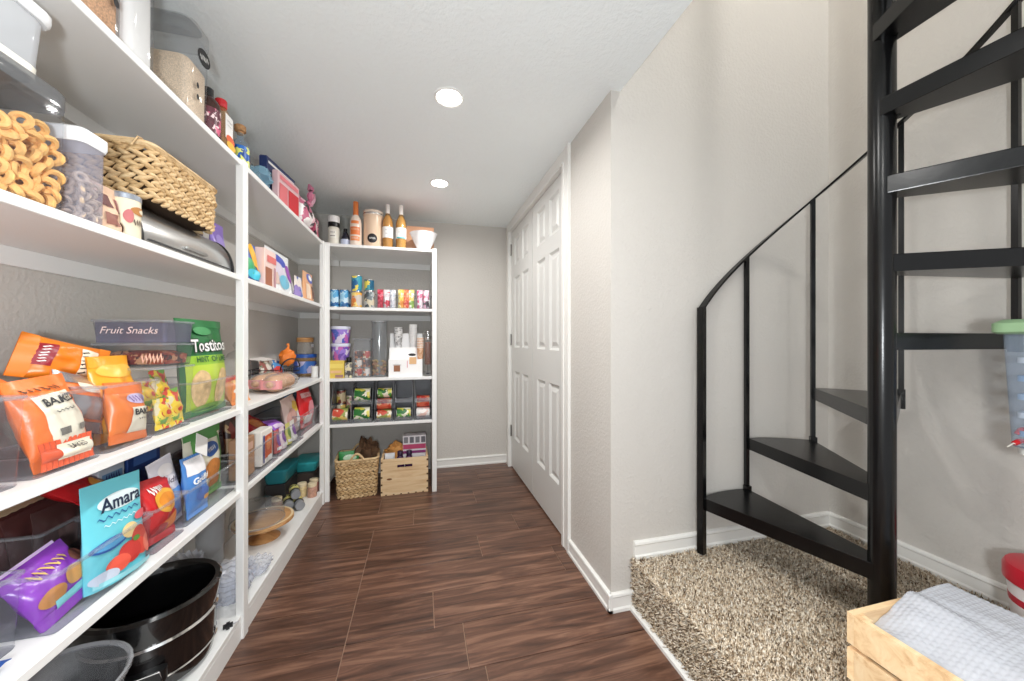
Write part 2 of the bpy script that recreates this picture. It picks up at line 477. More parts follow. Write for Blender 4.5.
# lamp high in the stairwell on the upper floor
r = root('pendant_lamp', 'round white lamp hanging high in the stairwell above the spiral stair', 'lamp', (1.45, .15, 4.3))
MB().lathe([(.01, .3), (.012, 0), (.07, -.01), (.11, -.06), (.12, -.12)], 24, cap0=True, cap1=False).build('lamp_shade', WHITE, r, True)
MB().lathe([(.05, -.03), (.07, -.07), (.05, -.11), (.01, -.125)], 16).build('bulb', emit_mat('bulb_glow', (255, 246, 232), 6), r, True)
ld = bpy.data.lights.new('lamp_light', 'POINT'); ld.energy = STAIR_POWER; ld.shadow_soft_size = .09; ld.color = (1, .97, .93)
link('lamp_light', ld, r, (0, 0, -.24))

# ================================================================ shelving
SZ = [1.765, 1.34, .85, .545, .09]      # shelf surfaces, left unit
BZ = [1.765, 1.33, .838, .522]          # shelf surfaces, back unit
def board(mb, x0, x1, y0, y1, zt, t=.02):
    w, d = x1-x0, y1-y0
    return mb.rloft([(zt-t, w-.003, d-.003, .0015), (zt-t+.0015, w, d, .002), (zt-.0015, w, d, .002), (zt, w-.003, d-.003, .0015)], ((x0+x1)/2, (y0+y1)/2, 0), 1)
SY0 = .36
u = root('shelving_unit', 'long white built-in shelving unit along the side wall with slim posts', 'shelving', (-.80, 1.75, 0))
off = Vector((.80, -1.75, 0))
def sub(name, mb, par, o, mat=WHITE):
    mb.v = [tuple(Vector(v) + o) for v in mb.v]
    return mb.build(name, mat, par)
for z in SZ: sub('shelf', board(MB(), XL, -.645, SY0, YB, z), u, off)
sub('kickboard', MB().box(-.665, -.645, SY0, 2.68, 0, .0695), u, off)
for y in (SY0, 1.516, 2.622): sub('post', board(MB(), -.663, -.637, y, y+.038, 1.768, 1.768), u, off)
for z in SZ[:-1]: sub('cleat', MB().box(XL, XL+.018, SY0, YB, z-.064, z-.0205), u, off)
for z in SZ[:-1]: sub('cleat', MB().box(XL+.018, -.65, YB-.018, YB, z-.064, z-.0205), u, off)
u2 = root('shelving_unit', 'white built-in shelving unit against the end wall with bottles along its top', 'shelving', (-.27, 2.9, 0))
off2 = Vector((.27, -2.9, 0))
for z in BZ: sub('shelf', board(MB(), -.644, .071, 2.668, YB, z), u2, off2)
sub('side_panel', board(MB(), .0712, .104, 2.655, YB, 1.768, 1.768), u2, off2)
sub('post', board(MB(), -.644, -.612, 2.6605, 2.682, 1.768, 1.768), u2, off2)
for z in BZ: sub('cleat', MB().box(-.64, .07, YB-.018, YB, z-.064, z-.0205), u2, off2)

# ================================================================ spiral stair
def spiral():
    P = Vector((1.325, .760)); R = .535; A0 = math.radians(110); ST = math.radians(28.6); RISE = .2275; Z1 = .44
    s = root('spiral_staircase', 'black metal spiral staircase with open treads and thin baluster rail', 'staircase', (P.x, P.y, ZP))
    MB().lathe([(.031, 0), (.031, 3.3)], 28).build('pole', BLACK, s, True)
    TOPM = pmat((22, 22, 23), 0.3, vary=.3, vscale=18, bump=.12, bscale=60)
    for k in range(10):
        a1 = A0 - k*ST; a2 = a1 - ST; z = Z1 + k*RISE - ZP; h = .05
        ri = .012; hw = .058
        def cs_(a, rr, o): return (rr*math.cos(a) - o*math.sin(a), rr*math.sin(a) + o*math.cos(a))
        # outline: inner start, outer start, arc, outer end, inner end
        e1 = a1 ; e2 = a2
        pi1 = cs_(e1, ri, hw*.5); pi2 = cs_(e2, ri, -hw*.5)
        arc = [(R*math.cos(e1 + (e2-e1)*j/5), R*math.sin(e1 + (e2-e1)*j/5)) for j in range(6)]
        if k: arc[0] = (R*.985*math.cos(e1), R*.985*math.sin(e1))
        out = [pi1] + arc + [pi2]
        t = MB()
        def ring(zz, sc=1.0):
            cx = sum(p[0] for p in out)/len(out); cy = sum(p[1] for p in out)/len(out)
            return [(cx + (x-cx)*sc, cy + (y-cy)*sc, zz) for x, y in out][::-1]
        t.loft([ring(z-h, .995), ring(z-h+.002), ring(z-.002), ring(z, .992)])
        tr = t.build('tread', BLACK, s)
        MB().tube([(*[q for q in cs_(a1, .033, .0)], z-h), (*[q for q in cs_(a1, .033, .0)], z-.002)], .006, 6).build('weld_bead', pmat((60, 60, 62), .3, metal=.5), tr)
    def rail_z(a): return 1.235 + (A0 - a)/ST*.2385 - ZP
    pts = [(R*math.cos(A0 - ST*9*j/90), R*math.sin(A0 - ST*9*j/90), rail_z(A0 - ST*9*j/90)) for j in range(91)]
    # flat bar handrail
    rings = []
    for j, p in enumerate(pts):
        a = A0 - ST*9*j/90; c, sn = math.cos(a), math.sin(a)
        hw, hh = .013, .006
        rings.append([(p[0]+c*hw, p[1]+sn*hw, p[2]-hh), (p[0]-c*hw, p[1]-sn*hw, p[2]-hh), (p[0]-c*hw, p[1]-sn*hw, p[2]+hh), (p[0]+c*hw, p[1]+sn*hw, p[2]+hh)])
    MB().loft(rings).build('handrail', BLACK, s)
    def bar(a, z0, z1, w, rr=R):
        c, sn = math.cos(a), math.sin(a); q = w/2
        rg = []
        for z in (z0, z1):
            rg.append([(rr*c + dx*c - dy*sn, rr*sn + dx*sn + dy*c, z) for dx, dy in ((-q, -q), (q, -q), (q, q), (-q, q))])
        return MB().loft(rg)
    nb = bar(A0, 0, rail_z(A0)+.004, .026).build('newel_post', BLACK, s)
    for k in range(1, 9):
        a = A0 - k*ST; zt = Z1 + (k-1)*RISE - ZP
        b = bar(a, zt - .055, rail_z(a), .0155).build('baluster', BLACK, s)
        bar(a, zt - .06, zt + .015, .023, R-.004).build('foot_bracket', BLACK, b)
spiral()
# ================================================================ builders for the goods
S = PI / 2          # things on the side shelves face +X, things on the end shelves face -Y

def flat(y): return lambda x, z: y
def cyl(r): return lambda x, z: -math.sqrt(max(1e-8, r*r - x*x))

def add_decals(o, surf, decals):
    for n_, d in enumerate(decals):
        k = d[0]; ep = .0014 + .0005*n_
        if k == 'w': decal(o, surf, 'script', d[1], d[2], d[3], d[4], d[5], rot=d[6] if len(d) > 6 else 0, eps=ep); continue
        if k == 't': decal(o, surf, 'text', d[2], d[3], d[4], 0, d[5], text=d[1], shear=d[6] if len(d) > 6 else 0, rot=d[7] if len(d) > 7 else 0, eps=ep+.0022, bold=d[8] if len(d) > 8 else 0)
        elif k == 'e': decal(o, surf, 'ellipse', d[1], d[2], d[3], d[4], d[5], rot=d[6] if len(d) > 6 else 0, eps=ep)
        else: decal(o, surf, 'rect', d[1], d[2], d[3], d[4], d[5], rot=d[6] if len(d) > 6 else 0, eps=ep)

def bag(name, label, cat, loc, rot, w, h, t, mat, decals=(), stand=False, group=None, seed=0, wr=0.085, seal=.016, sealmat=None):
    """a filled foil or plastic bag: pillow bag with crimped seals, or a stand-up pouch"""
    NU, NV = 20, 26; vs = seal / h
    def wid(v): return w/2 * (1 - (.05*math.sin(PI*v) if not stand else .02*math.sin(PI*v)))
    def thick(u, v):
        e = max(0.0, 1 - abs(u)**2.6) ** .6
        if stand:
            q = max(0.0, min(1.0, (1 - vs - v) / (1 - vs))); env = min(1.0, q*1.25) ** .75 * (.86 + .14*min(1, v*6))
        else:
            q = max(0.0, min(1.0, (v - vs) / (1 - 2*vs))); env = math.sin(PI*q) ** .55 if 0 < q < 1 else 0.0
        n = noise.noise(Vector((u*1.9 + seed*3.1, v*2.6*h/w, seed*1.7))) + .22*noise.noise(Vector((u*4.6 + seed, v*6.0*h/w, 9.1 + seed)))
        return t/2*e*env*(1 + wr*5*n) + .0006
    def front(x, z):
        v = min(1, max(0, z/h)); u = max(-1, min(1, x/wid(v))); return -thick(u, v)
    mb = MB()
    def zig(v, i): return (.0012*(-1)**i) if (v < vs*.9 or v > 1 - vs*.9) and not stand else 0.0
    for sgn in (-1, 1):
        n0 = len(mb.v)
        for j in range(NV + 1):
            v = j / NV
            v = vs*2*v if v < .0 else v
            for i in range(NU + 1):
                u = -1 + 2*i/NU
                mb.v.append((u*wid(v), sgn*thick(u, v) + zig(v, i) - (0.0), v*h))
        for j in range(NV):
            for i in range(NU):
                a = n0 + j*(NU+1) + i; q = (a, a+1, a+NU+2, a+NU+1)
                mb.f.append(q if sgn < 0 else q[::-1])
    k = (NU+1)*(NV+1)
    for i in range(NU):       # close bottom and top
        mb.f.append((i+1, i, k+i, k+i+1)); a = NV*(NU+1) + i; mb.f.append((a, a+1, k+a+1, k+a))
    for j in range(NV):
        a = j*(NU+1); mb.f.append((a, a+NU+1, k+a+NU+1, k+a)); a += NU; mb.f.append((a+NU+1, a, k+a, k+a+NU+1))
    o = mb.build(name, mat, None, True, loc, rot if isinstance(rot, (tuple, list)) else (0, 0, rot))
    tag(o, label, cat, group)
    add_decals(o, front, decals)
    if sealmat:
        for z0, z1 in ((h - seal*1.6, h + .001), (0 - .001, seal*1.3)) if not stand else ((h - seal*1.8, h + .001),):
            sm = MB(); n = 12
            for sg in (-1, 1):
                for zz in (z0, z1):
                    for i in range(n+1):
                        x = (-1 + 2*i/n)*wid(min(1, max(0, zz/h)))*1.004
                        sm.v.append((x, sg*(thick(x/wid(min(1, max(0, zz/h)))*.99, min(1, max(0, zz/h))) + .0012), zz))
            m = n + 1
            for i in range(n):
                sm.f += [(i, i+1, m+i+1, m+i), (2*m+i+1, 2*m+i, 3*m+i, 3*m+i+1)]
            sm.build('seal', sealmat, o, True)
    return o

def carton(name, label, cat, loc, rot, w, d, h, mat, decals=(), group=None, flap=True, topmat=None):
    """a cardboard box with soft edges, closing flaps on top"""
    e = .0025
    o = MB().rloft([(0, w-2*e, d-2*e, e), (e, w, d, e), (h-e, w, d, e), (h, w-2*e, d-2*e, e)], k=2).build(name, mat, None, False, loc, rot if isinstance(rot, (tuple, list)) else (0, 0, rot))
    tag(o, label, cat, group)
    add_decals(o, flat(-d/2), decals)
    if flap:
        MB().box(-w/2+.002, w/2-.002, -d/2+.003, -.001, h-.0005, h+.0012).box(-w/2+.002, w/2-.002, .0005, d/2-.003, h-.0005, h+.0018).build('top_flap', topmat or mat, o)
    return o

def clear_bin(name, label, loc, rot, w, d, h, mat=None, group=None, divider=None, lip=True, t=.003, handle=False):
    mat = mat or CLEAR
    r = root(name, label, 'storage bin', loc, rot, group)
    R = .008
    b = MB()
    b.rloft([(.0005, w-.012, d-.012, R), (h, w, d, R)], k=2, cap1=False)
    b.build('bin_body', mat, r, False)
    if lip:
        l = MB()
        l.rloft([(h-.006, w+.001, d+.001, R), (h-.005, w+.006, d+.006, R+.002), (h, w+.006, d+.006, R+.002), (h+.001, w-2*t, d-2*t, R)], k=2, cap0=False, cap1=False)
        l.build('rim', clearmat((205, 208, 216), .16), r)
    l = MB().rloft([(0, w-.014, d-.014, R), (.0035, w-.010, d-.010, R)], k=2, cap0=True, cap1=False); l.build('base_edge', clearmat((150, 152, 162), .10), r)
    if divider is not None: MB().box(divider-.0015, divider+.0015, -d/2+.006, d/2-.006, .005, h-.004).build('divider', mat, r)
    return r

def canister(name, label, loc, rot, w, d, h, lid_h, lidmat, fill=None, group=None, r=.02, mat=None, decals=(), taper=0.97, cat='canister', lid_over=.003):
    """clear storage canister with its lid; fill = (height, material, name, label)"""
    o = root(name, label, cat, loc, rot, group)
    bh = h - lid_h
    MB().rloft([(0, w*taper-.006, d*taper-.006, r), (.004, w*taper, d*taper, r), (bh, w, d, r)], k=3, cap1=False).build('container', mat or CLEAR, o, True)
    L = MB().rloft([(bh-.004, w+lid_over, d+lid_over, r), (bh+.003, w+lid_over*2, d+lid_over*2, r), (h-.006, w+lid_over*2, d+lid_over*2, r), (h, w-.008, d-.008, r)], k=3); L.build('lid', lidmat, o, True)
    if fill:
        fh, fm, fn, fl = fill
        s = tag(MB().rloft([(.006, w*taper-.010, d*taper-.010, r-.003), (fh*.9, w-.012, d-.012, r-.003), (fh, w*.8, d*.8, r*.8), (fh*1.03, w*.3, d*.3, r*.3)], k=3).build(fn, fm, None, True, loc, (0, 0, rot) if not isinstance(rot, (tuple, list)) else rot, 'stuff'), fl, 'food')
    add_decals(o, flat(-d/2), decals)
    return o

def can(name, label, loc, rot, r, h, mat, group=None, lying=False, decals=()):
    """tin can: label body, rims at both ends"""
    rt = (0, 0, rot) if not isinstance(rot, (tuple, list)) else rot
    o = root(name, label, 'can', loc, rt, group)
    MB().lathe([(r*.97, .004), (r*.985, .006), (r*.985, h-.006), (r*.97, h-.004)], 20).build('can_label', mat, o, True)
    for z0, s in ((0, 1), (h, -1)):
        MB().lathe([(r*.93, s*.002), (r*.97, 0), (r, s*.0015), (r, s*.004), (r*.97, s*.0055)][::s], 20, (0, 0, z0), cap0=True, cap1=True).build('can_rim', STEEL, o, True)
    return o

def lathe_thing(name, label, cat, loc, rot, parts, group=None, segs=22):
    """parts: (part name, profile, material, cap0, cap1)"""
    o = root(name, label, cat, loc, rot, group)
    for p in parts:
        MB().lathe(p[1], segs, cap0=p[3] if len(p) > 3 else True, cap1=p[4] if len(p) > 4 else True).build(p[0], p[2], o, True)
    return o

def braid_basket(name, label, loc, rot, w, d, h, rows, mats, taper=.94, handles=False, scale=1.0, group=None):
    """woven basket: every course is a ring of overlapping plaited strands"""
    o = root(name, label, 'basket', loc, rot, group)
    rnd = random.Random(len(label))
    MB().rloft([(.004, (w-.03)*taper, (d-.03)*taper, .03), (h-.01, w-.03, d-.03, .03)], k=3, cap1=False).rloft([(h-.01, w-.036, d-.036, .028), (.008, (w-.036)*taper, (d-.036)*taper, .028)], k=3, cap0=False).build('basket_lining', mats[2], o, True)
    for k in range(rows):
        zc = h*(k + .5)/rows; f = taper + (1-taper)*zc/h
        ln = rrect(w*f-.012, d*f-.012, .03, 4); ln.append(ln[0])
        P = [Vector((x, y, 0)) for x, y in ln]
        seg = [(P[i+1]-P[i]).length for i in range(len(P)-1)]; tot = sum(seg)
        n = int(tot/(.026*scale)); mb = MB(); s = 0.0
        for q in range(n):
            t = (q + (.5 if k % 2 else 0)) / n * tot; i = 0; t %= tot
            while t > seg[i]: t -= seg[i]; i += 1
            p = P[i].lerp(P[i+1], t/seg[i]); dr = (P[i+1]-P[i]).normalized(); nr = Vector((dr.y, -dr.x, 0))
            for sg in (-1, 1):
                ax = (dr*.9 + Vector((0, 0, 1))*sg*.42).normalized(); bx = nr; cx = ax.cross(bx)
                M = Matrix((ax, bx, cx)).transposed()
                zo = zc - sg*h/rows*.22 + rnd.uniform(-.001, .001)
                mb.ellipsoid(p + Vector((0, 0, zo)) + dr*sg*.004 + nr*rnd.uniform(0, .003), (.019*scale, .0065*scale, h/rows*.30), M, 6, 4)
        mb.build('braid', mats[k % 2], o, True)
    ln = rrect(w-.008, d-.008, .03, 4); ln.append(ln[0])
    MB().tube([(x, y, h) for x, y in ln], .008*scale, 6, False).build('rim_cord', mats[0], o, True)
    if handles:
        for sg in (-1, 1):
            for s2 in (0,):
                MB().tube([(sg*(w/2-.006)*0 + (-.045 + .09*i/10), -d/2*1 if sg < 0 else d/2, h + .0 + .045*math.sin(PI*i/10)) for i in range(11)], .008, 6).build('handle', mats[0], o, True)
    return o

def crate(name, label, loc, rot, w, d, h, slats, mat, t=.012, group=None, solid_front=None):
    o = root(name, label, 'crate', loc, rot, group)
    n = slats; gap = .012; sh = (h - gap*(n-1))/n
    for k in range(n):
        z0 = k*(sh+gap)
        for sg in (-1, 1):
            MB().box(-w/2, w/2, -t/2, t/2, 0, sh).build('slat', mat, o, loc=(0, sg*(d/2-t/2), z0))
            MB().box(-t/2, t/2, -d/2+t+.0005, d/2-t-.0005, 0, sh).build('slat', mat, o, loc=(sg*(w/2-t/2), 0, z0))
    for k in range(4):
        MB().box(-w/2+t, w/2-t, -.03, .03, 0, .008).build('slat', mat, o, loc=(0, -d/2+t+.04 + k*(d-2*t-.08)/3, .002))
    for sx in (-1, 1):
        for sy in (-1, 1):
            MB().box(-.009, .009, -.009, .009, 0, h-.01).build('corner_post', mat, o, loc=(sx*(w/2-t-.0095), sy*(d/2-t-.0095), .005))
    return o
SEAGRASS = [wood_mat('seagrass', (150, 116, 76), (212, 180, 134), (238, 214, 172), (30, 30, 90), .7, False, .4), wood_mat('seagrass_b', (136, 104, 66), (200, 166, 118), (228, 200, 154), (30, 30, 90), .7, False, .4), pmat((70, 50, 32), .9)]
PINE = wood_mat('pine', (196, 150, 104), (234, 202, 158), (246, 224, 188), (3, 28, 28), .55, True, .15)
def ring_mesh(mb, c, R, r, M, nu=12, nv=6):
    rings = []
    for i in range(nu + 1):
        a = 2*PI*i/nu
        rings.append([tuple(Vector(c) + M @ Vector(((R + r*math.cos(2*PI*j/nv))*math.cos(a), (R + r*math.cos(2*PI*j/nv))*math.sin(a), r*math.sin(2*PI*j/nv)))) for j in range(nv)])
    mb.loft(rings, False, False)
def ring_cereal(name, label, loc, rot, w, d, h, R, r, n, mat, seed=1, shell=.55):
    rnd = random.Random(seed); mb = MB(); sp = (R + r)*1.5
    nx, ny, nz = max(1, int((w - 2*r)/sp)), max(1, int((d - 2*r)/sp)), max(1, int(h/(sp*.72)))
    for k in range(nz):
        for iy in range(ny):
            for ix in range(nx):
                if 1 < ix < nx - 2 and 1 < iy < ny - 2 and k < nz - 2: continue
                x = -w/2 + R + (ix + (.35 if k % 2 else .0))*(w - 2*R)/max(1, nx - .6); y = -d/2 + R*.8 + iy*(d - 1.6*R)/max(1, ny - 1); zz = R*.7 + k*sp*.72
                if zz > h - .02 and rnd.random() < .4: continue
                x = max(-w/2 + R*.9, min(w/2 - R*.9, x + rnd.uniform(-.2, .2)*R)); y = max(-d/2 + R*.7, min(d/2 - R*.7, y + rnd.uniform(-.25, .25)*R))
                M = Euler((rnd.uniform(0, PI), rnd.uniform(0, PI), rnd.uniform(0, PI))).to_matrix()
                ring_mesh(mb, (x, y, zz + rnd.uniform(-.25, .25)*R), R, r*rnd.uniform(.88, 1.1), M)
    o = mb.build(name, mat, None, True, loc, (0, 0, rot), 'stuff')
    return tag(o, label, 'cereal')
def crumple(mb, c, a, seed, amp=.35, nu=18, nv=12):
    rings = []
    for i in range(nv + 1):
        t = PI*(.03 + .94*i/nv); rg = []
        for j in range(nu):
            p = Vector((math.sin(t)*math.cos(2*PI*j/nu), math.sin(t)*math.sin(2*PI*j/nu), -math.cos(t)))
            f = 1 + amp*noise.noise(p*2.3 + Vector((seed, seed*2, 0))) + amp*.5*noise.noise(p*6 + Vector((0, seed, seed)))
            rg.append((c[0] + a[0]*p.x*f, c[1] + a[1]*p.y*f, max(.0008, c[2] + a[2]*p.z*f)))
        rings.append(rg)
    return mb.loft(rings)
# ================================================================ goods on the long side shelves
GRAIN_BROWN = pmat((206, 160, 122), .8, vary=.35, vscale=260, bump=.5, bscale=260)
GRAIN_RICE = pmat((226, 203, 176), .8, vary=.22, vscale=300, bump=.5, bscale=300)
FLOUR = pmat((244, 242, 238), .9, bump=.15, bscale=60)
RINGS = pmat((236, 184, 112), .75, vary=.2, vscale=60, bump=.3, bscale=200)
RINGS2 = pmat((190, 170, 150), .8, vary=.2, vscale=60)
GREYLID = clearmat((120, 122, 126), .15); WHITELID = pmat((236, 238, 240), .4)
# ---- top shelf
z = SZ[0] + .0005
canister('storage_canister', 'clear canister of brown grain beside the flour canister', (-.74, .962, z), S, .118, .15, .29, .03, GREYLID, (.21, GRAIN_BROWN, 'brown_grain', 'coarse brown grain filling a clear canister'), decals=[('e', .030, .09, .008, .010, INK), ('e', .030, .125, .008, .010, INK)])
canister('storage_canister', 'tall narrow canister filled with white flour', (-.725, 1.079, z), S, .094, .12, .31, .025, pmat((150, 160, 168), .4), (.25, FLOUR, 'flour', 'white flour filling a tall canister'))
o = canister('storage_canister', 'clear domed canister of pale rice with a black oval tag', (-.752, 1.306, z), S, .108, .18, .30, .045, clearmat((232, 234, 236), .06), (.185, GRAIN_RICE, 'rice', 'pale rice filling the canister with the oval tag'), r=.026, lid_over=.002, decals=[('e', .012, .215, .034, .026, INK, .25), ('w', .012, .215, .044, .014, INKW, .25)])
MB().rloft([(.300, .09, .16, .026), (.312, .06, .12, .026), (.316, .02, .05, .01)], k=3).build('lid_dome', clearmat((200, 203, 206), .05), o, True)
for a, b in ((-.02, .075), (-.02, .11)): decal(o, flat(-.09), 'ellipse', a, b, .006, .009, INK)
lathe_thing('syrup_bottle', 'dark brown bottle with pink label and black cap on the top shelf', 'bottle', (-.69, 1.398, z), S, [('bottle_glass', [(.03, 0), (.033, .004), (.033, .115), (.028, .13), (.014, .145)], pmat((58, 32, 26), .2)), ('cap', [(.015, .143), (.015, .17), (.012, .173)], BLACKPL)])
o = bpy.data.objects['syrup_bottle']; MB().lathe([(.0336, .015), (.0336, .10)], 22, cap0=False, cap1=False).build('bottle_label', printmat([(214, 96, 130), (88, 40, 52), (240, 214, 214), (98, 44, 58)], 60), o, True)
o = root('juice_jug', 'flat jug with red cap and white label on the top shelf', 'jug', (-.69, 1.478, z), S)
MB().rloft([(0, .066, .05, .014), (.004, .07, .054, .014), (.12, .07, .054, .014), (.145, .04, .04, .014), (.16, .026, .026, .012)], k=3).build('jug_body', clearmat((235, 215, 190), .2, .8, (236, 170, 90)), o, True)
MB().lathe([(.0165, .158), (.0175, .16), (.0175, .183), (.015, .186)], 18).build('cap', pmat((206, 38, 48), .35), o, True)
add_decals(o, flat(-.0272), [('r', -.008, .085, .05, .085, INKW), ('e', .0, .045, .028, .016, pmat((232, 96, 40), .4)), ('e', .004, .026, .03, .014, pmat((240, 186, 44), .4)), ('w', -.008, .105, .034, .006, pmat((110, 100, 100), .5)), ('w', -.008, .09, .034, .004, pmat((110, 100, 100), .5))])
o = lathe_thing('cork_bottle', 'clear bottle with blue label and wooden cork beside the middle post', 'bottle', (-.69, 1.615, z), S, [('bottle_glass', [(.028, 0), (.03, .003), (.03, .09), (.026, .105), (.011, .122), (.011, .145)], clearmat((170, 200, 225), .1)), ('cork', [(.0105, .14), (.0105, .15), (.019, .152), (.019, .172), (.016, .175)], pmat((176, 132, 88), .8, vary=.3, vscale=120))])
MB().lathe([(.0306, .008), (.0306, .088)], 22, cap0=False, cap1=False).build('bottle_label', printmat([(28, 92, 176), (30, 104, 190), (22, 74, 150), (226, 232, 120)], 45), o, True)
mb = MB(); crumple(mb, (0, 0, .035), (.07, .05, .042), 4.2, .5); tag(mb.build('plastic_wrap', clearmat((196, 226, 240), .35, .9, (170, 214, 234)), None, True, (-.70, 1.76, z)), 'crumpled pale blue plastic wrap on the top shelf', 'plastic wrap')
carton('tea_box', 'flat navy blue carton standing on the top shelf', 'box', (-.715, 2.07, z), (0, 0, S-.12), .28, .035, .215, pmat((34, 52, 104), .4), [('r', 0, .19, .26, .012, INKW)])
carton('cookie_box', 'red and pale pink carton leaning before the navy carton', 'box', (-.675, 2.06, z), (0, 0, S-.12), .22, .028, .160, pmat((232, 196, 200), .4), [('r', .045, .055, .11, .10, pmat((206, 40, 52), .4)), ('r', -.06, .055, .08, .10, pmat((226, 116, 122), .4)), ('r', 0, .135, .19, .022, pmat((236, 130, 140), .4))])
o = bag('gift_bag', 'cellophane gift bag tied with a pink ribbon on the top shelf', 'gift bag', (-.70, 2.38, z), S, .23, .19, .12, printmat([(232, 190, 200), (240, 232, 232), (206, 110, 140), (250, 246, 244), (70, 60, 66)], 26), seed=6, wr=.12)
MB().tube([(.0 + .012*math.sin(i*1.1), -.045 + .01*math.cos(i*.7), .15 + .016*i) for i in range(9)], [.012, .016, .012, .02, .018, .014, .02, .014, .004], 7).build('bow', pmat((216, 130, 160), .35), o, True)
MB().tube([(.06 + .014*i, -.03, .17 + .014*i + .006*math.sin(i*2)) for i in range(8)], [.016, .02, .014, .02, .018, .012, .01, .004], 7).build('ribbon', pmat((228, 178, 196), .35), o, True)
carton('spice_box', 'small pink and black printed carton beside the gift bag', 'box', (-.685, 2.56, z), S, .07, .05, .12, printmat([(222, 150, 170), (40, 34, 40), (240, 226, 226), (200, 90, 120)], 40))

# ---- second shelf
z = SZ[1] + .0005
canister('cereal_canister', 'large clear canister of golden ring cereal under a white tub', (-.765, .783, z), S, .215, .205, .232, .03, clearmat((92, 94, 98), .12), r=.03, lid_over=.001)
ring_cereal('ring_cereal', 'golden ring cereal heaped inside a large clear canister', (-.765, .783, z+.008), S, .197, .187, .15, .0112, .0058, 330, RINGS, 3)
o = canister('lidded_tub', 'translucent white tub standing on the cereal canister', (-.765, .775, z+.2335), S, .185, .175, .135, .022, WHITELID, r=.03, mat=FROST, lid_over=.008, taper=.93, cat='tub')
MB().rloft([(.001, .173, .164, .03), (.022, .176, .167, .03)], k=3, cap0=True, cap1=False).build('base_band', pmat((238, 234, 222), .4), o, True)
carton('note_card', 'small white handwritten card behind the cereal canister', 'card', (-.90, .93, z), S, .05, .004, .19, INKW, [('w', 0, .165, .02, .02, INK)], flap=False)
canister('cereal_canister', 'small translucent tub of dark rings with a white flip lid', (-.715, .926, z), S, .058, .12, .188, .028, WHITELID, r=.012, mat=clearmat((222, 224, 238), .22, .8, (206, 208, 226)), lid_over=.004)
ring_cereal('ring_cereal', 'brown ring cereal inside the small white-lidded tub', (-.715, .926, z+.006), S, .05, .11, .098, .0085, .0036, 150, RINGS2, 8)
bag('coffee_bag', 'tan paper bag with dark brown print beside the cream tin', 'bag', (-.685, .992, z), (-.04, 0, S), .066, .105, .045, pmat((222, 186, 158), .7), [('r', -.012, .07, .036, .028, pmat((104, 60, 58), .6)), ('r', .026, .066, .016, .03, pmat((150, 84, 84), .6)), ('r', -.006, .028, .03, .026, pmat((140, 92, 80), .6)), ('r', .027, .02, .016, .02, pmat((120, 64, 60), .6))], stand=True, seed=2)
o = lathe_thing('tea_tin', 'cream tin with brown drawing and grey lid on the second shelf', 'tin', (-.688, 1.052, z), S, [('tin_body', [(.026, 0), (.028, .003), (.028, .095)], pmat((228, 218, 192), .5)), ('lid', [(.029, .093), (.029, .104), (.026, .107)], pmat((170, 178, 190), .3, metal=.6))])
add_decals(o, cyl(.028), [('e', .0, .068, .018, .01, pmat((176, 120, 60), .6)), ('e', .006, .068, .008, .005, pmat((228, 218, 192), .5)), ('w', 0, .04, .03, .012, pmat((90, 70, 60), .5)), ('e', -.02, .052, .006, .016, pmat((190, 110, 110), .6))])
def bread_bin():
    L, r_ = .43, .118
    o = root('bread_bin', 'brushed steel roll-top bread bin with black end rims under the basket', 'bread bin', (-.797, 1.298, z), S)
    def prof(s=1.0, y0=-.125, y1=.125, top=r_):
        pts = [(y0*s, .004)]
        for i in range(11):
            a = PI - PI*.5*i/10
            pts.append((y0*s + .070*(1 + math.cos(a)), .012 + (top-.012)*math.sin(a)))
        pts += [(y1*s, top), (y1*s, .004)]
        return pts
    P = prof()
    MB().loft([[(x, y, zz) for y, zz in P] for x in (-L/2, L/2)]).build('bin_shell', STEEL, o, True)
    for x0, x1 in ((-L/2-.010, -L/2), (L/2, L/2+.008)):
        Q = prof(1.0, -.1285, .128, r_+.0025)
        MB().loft([[(x, y, max(0, zz-.002)) for y, zz in Q] for x in (x0, x1)]).build('end_rim', BLACKPL, o, True)
    for i in range(4):
        q = .88 - .2*i
        Q = [(y*q, .006 + zz*q) for y, zz in P]
        MB().loft([[(x, y, zz) for y, zz in Q] for x in (-L/2-.016 - .004*i, -L/2-.010)]).build('end_ring', pmat((214, 216, 214), .25, metal=.6) if i % 2 == 0 else pmat((150, 154, 152), .3, metal=.5), o, True)
    MB().box(-L/2+.02, L/2-.02, -.128, -.124, .014, .018).build('roll_edge', pmat((60, 60, 60), .4), o)
    MB().box(-.05, .05, -.131, -.125, .028, .036).build('pull', pmat((205, 205, 203), .2, metal=1), o)
bread_bin()
braid_basket('woven_basket', 'rectangular seagrass basket sitting on the steel bread bin', (-.792, 1.268, z+.1216), S, .325, .24, .142, 6, SEAGRASS, .985, scale=1.1)
mb = MB(); crumple(mb, (0, 0, .075), (.10, .06, .085), 2.2, .55); tag(mb.build('cellophane', clearmat((235, 236, 240), .25), None, True, (-.77, 1.30, z+.135), (0, 0, S)), 'crumpled clear cellophane inside the seagrass basket', 'cellophane')
MB_ = MB().tube([(-.02, 0, 0), (0, 0, .03), (.02, .003, .035), (.03, .004, .02)], .002, 5)
MB_.build('label_tie', SEAGRASS[0], bpy.data.objects['woven_basket'], True, (-.17, -.10, .12))
bag('coffee_bag', 'dark brown foil bag wedged at the end of the bread bin', 'bag', (-.80, 1.553, z), (0, 0, S), .07, .185, .05, pmat((62, 34, 34), .35), [('r', 0, .11, .04, .05, pmat((112, 66, 66), .4))], stand=True, seed=9)
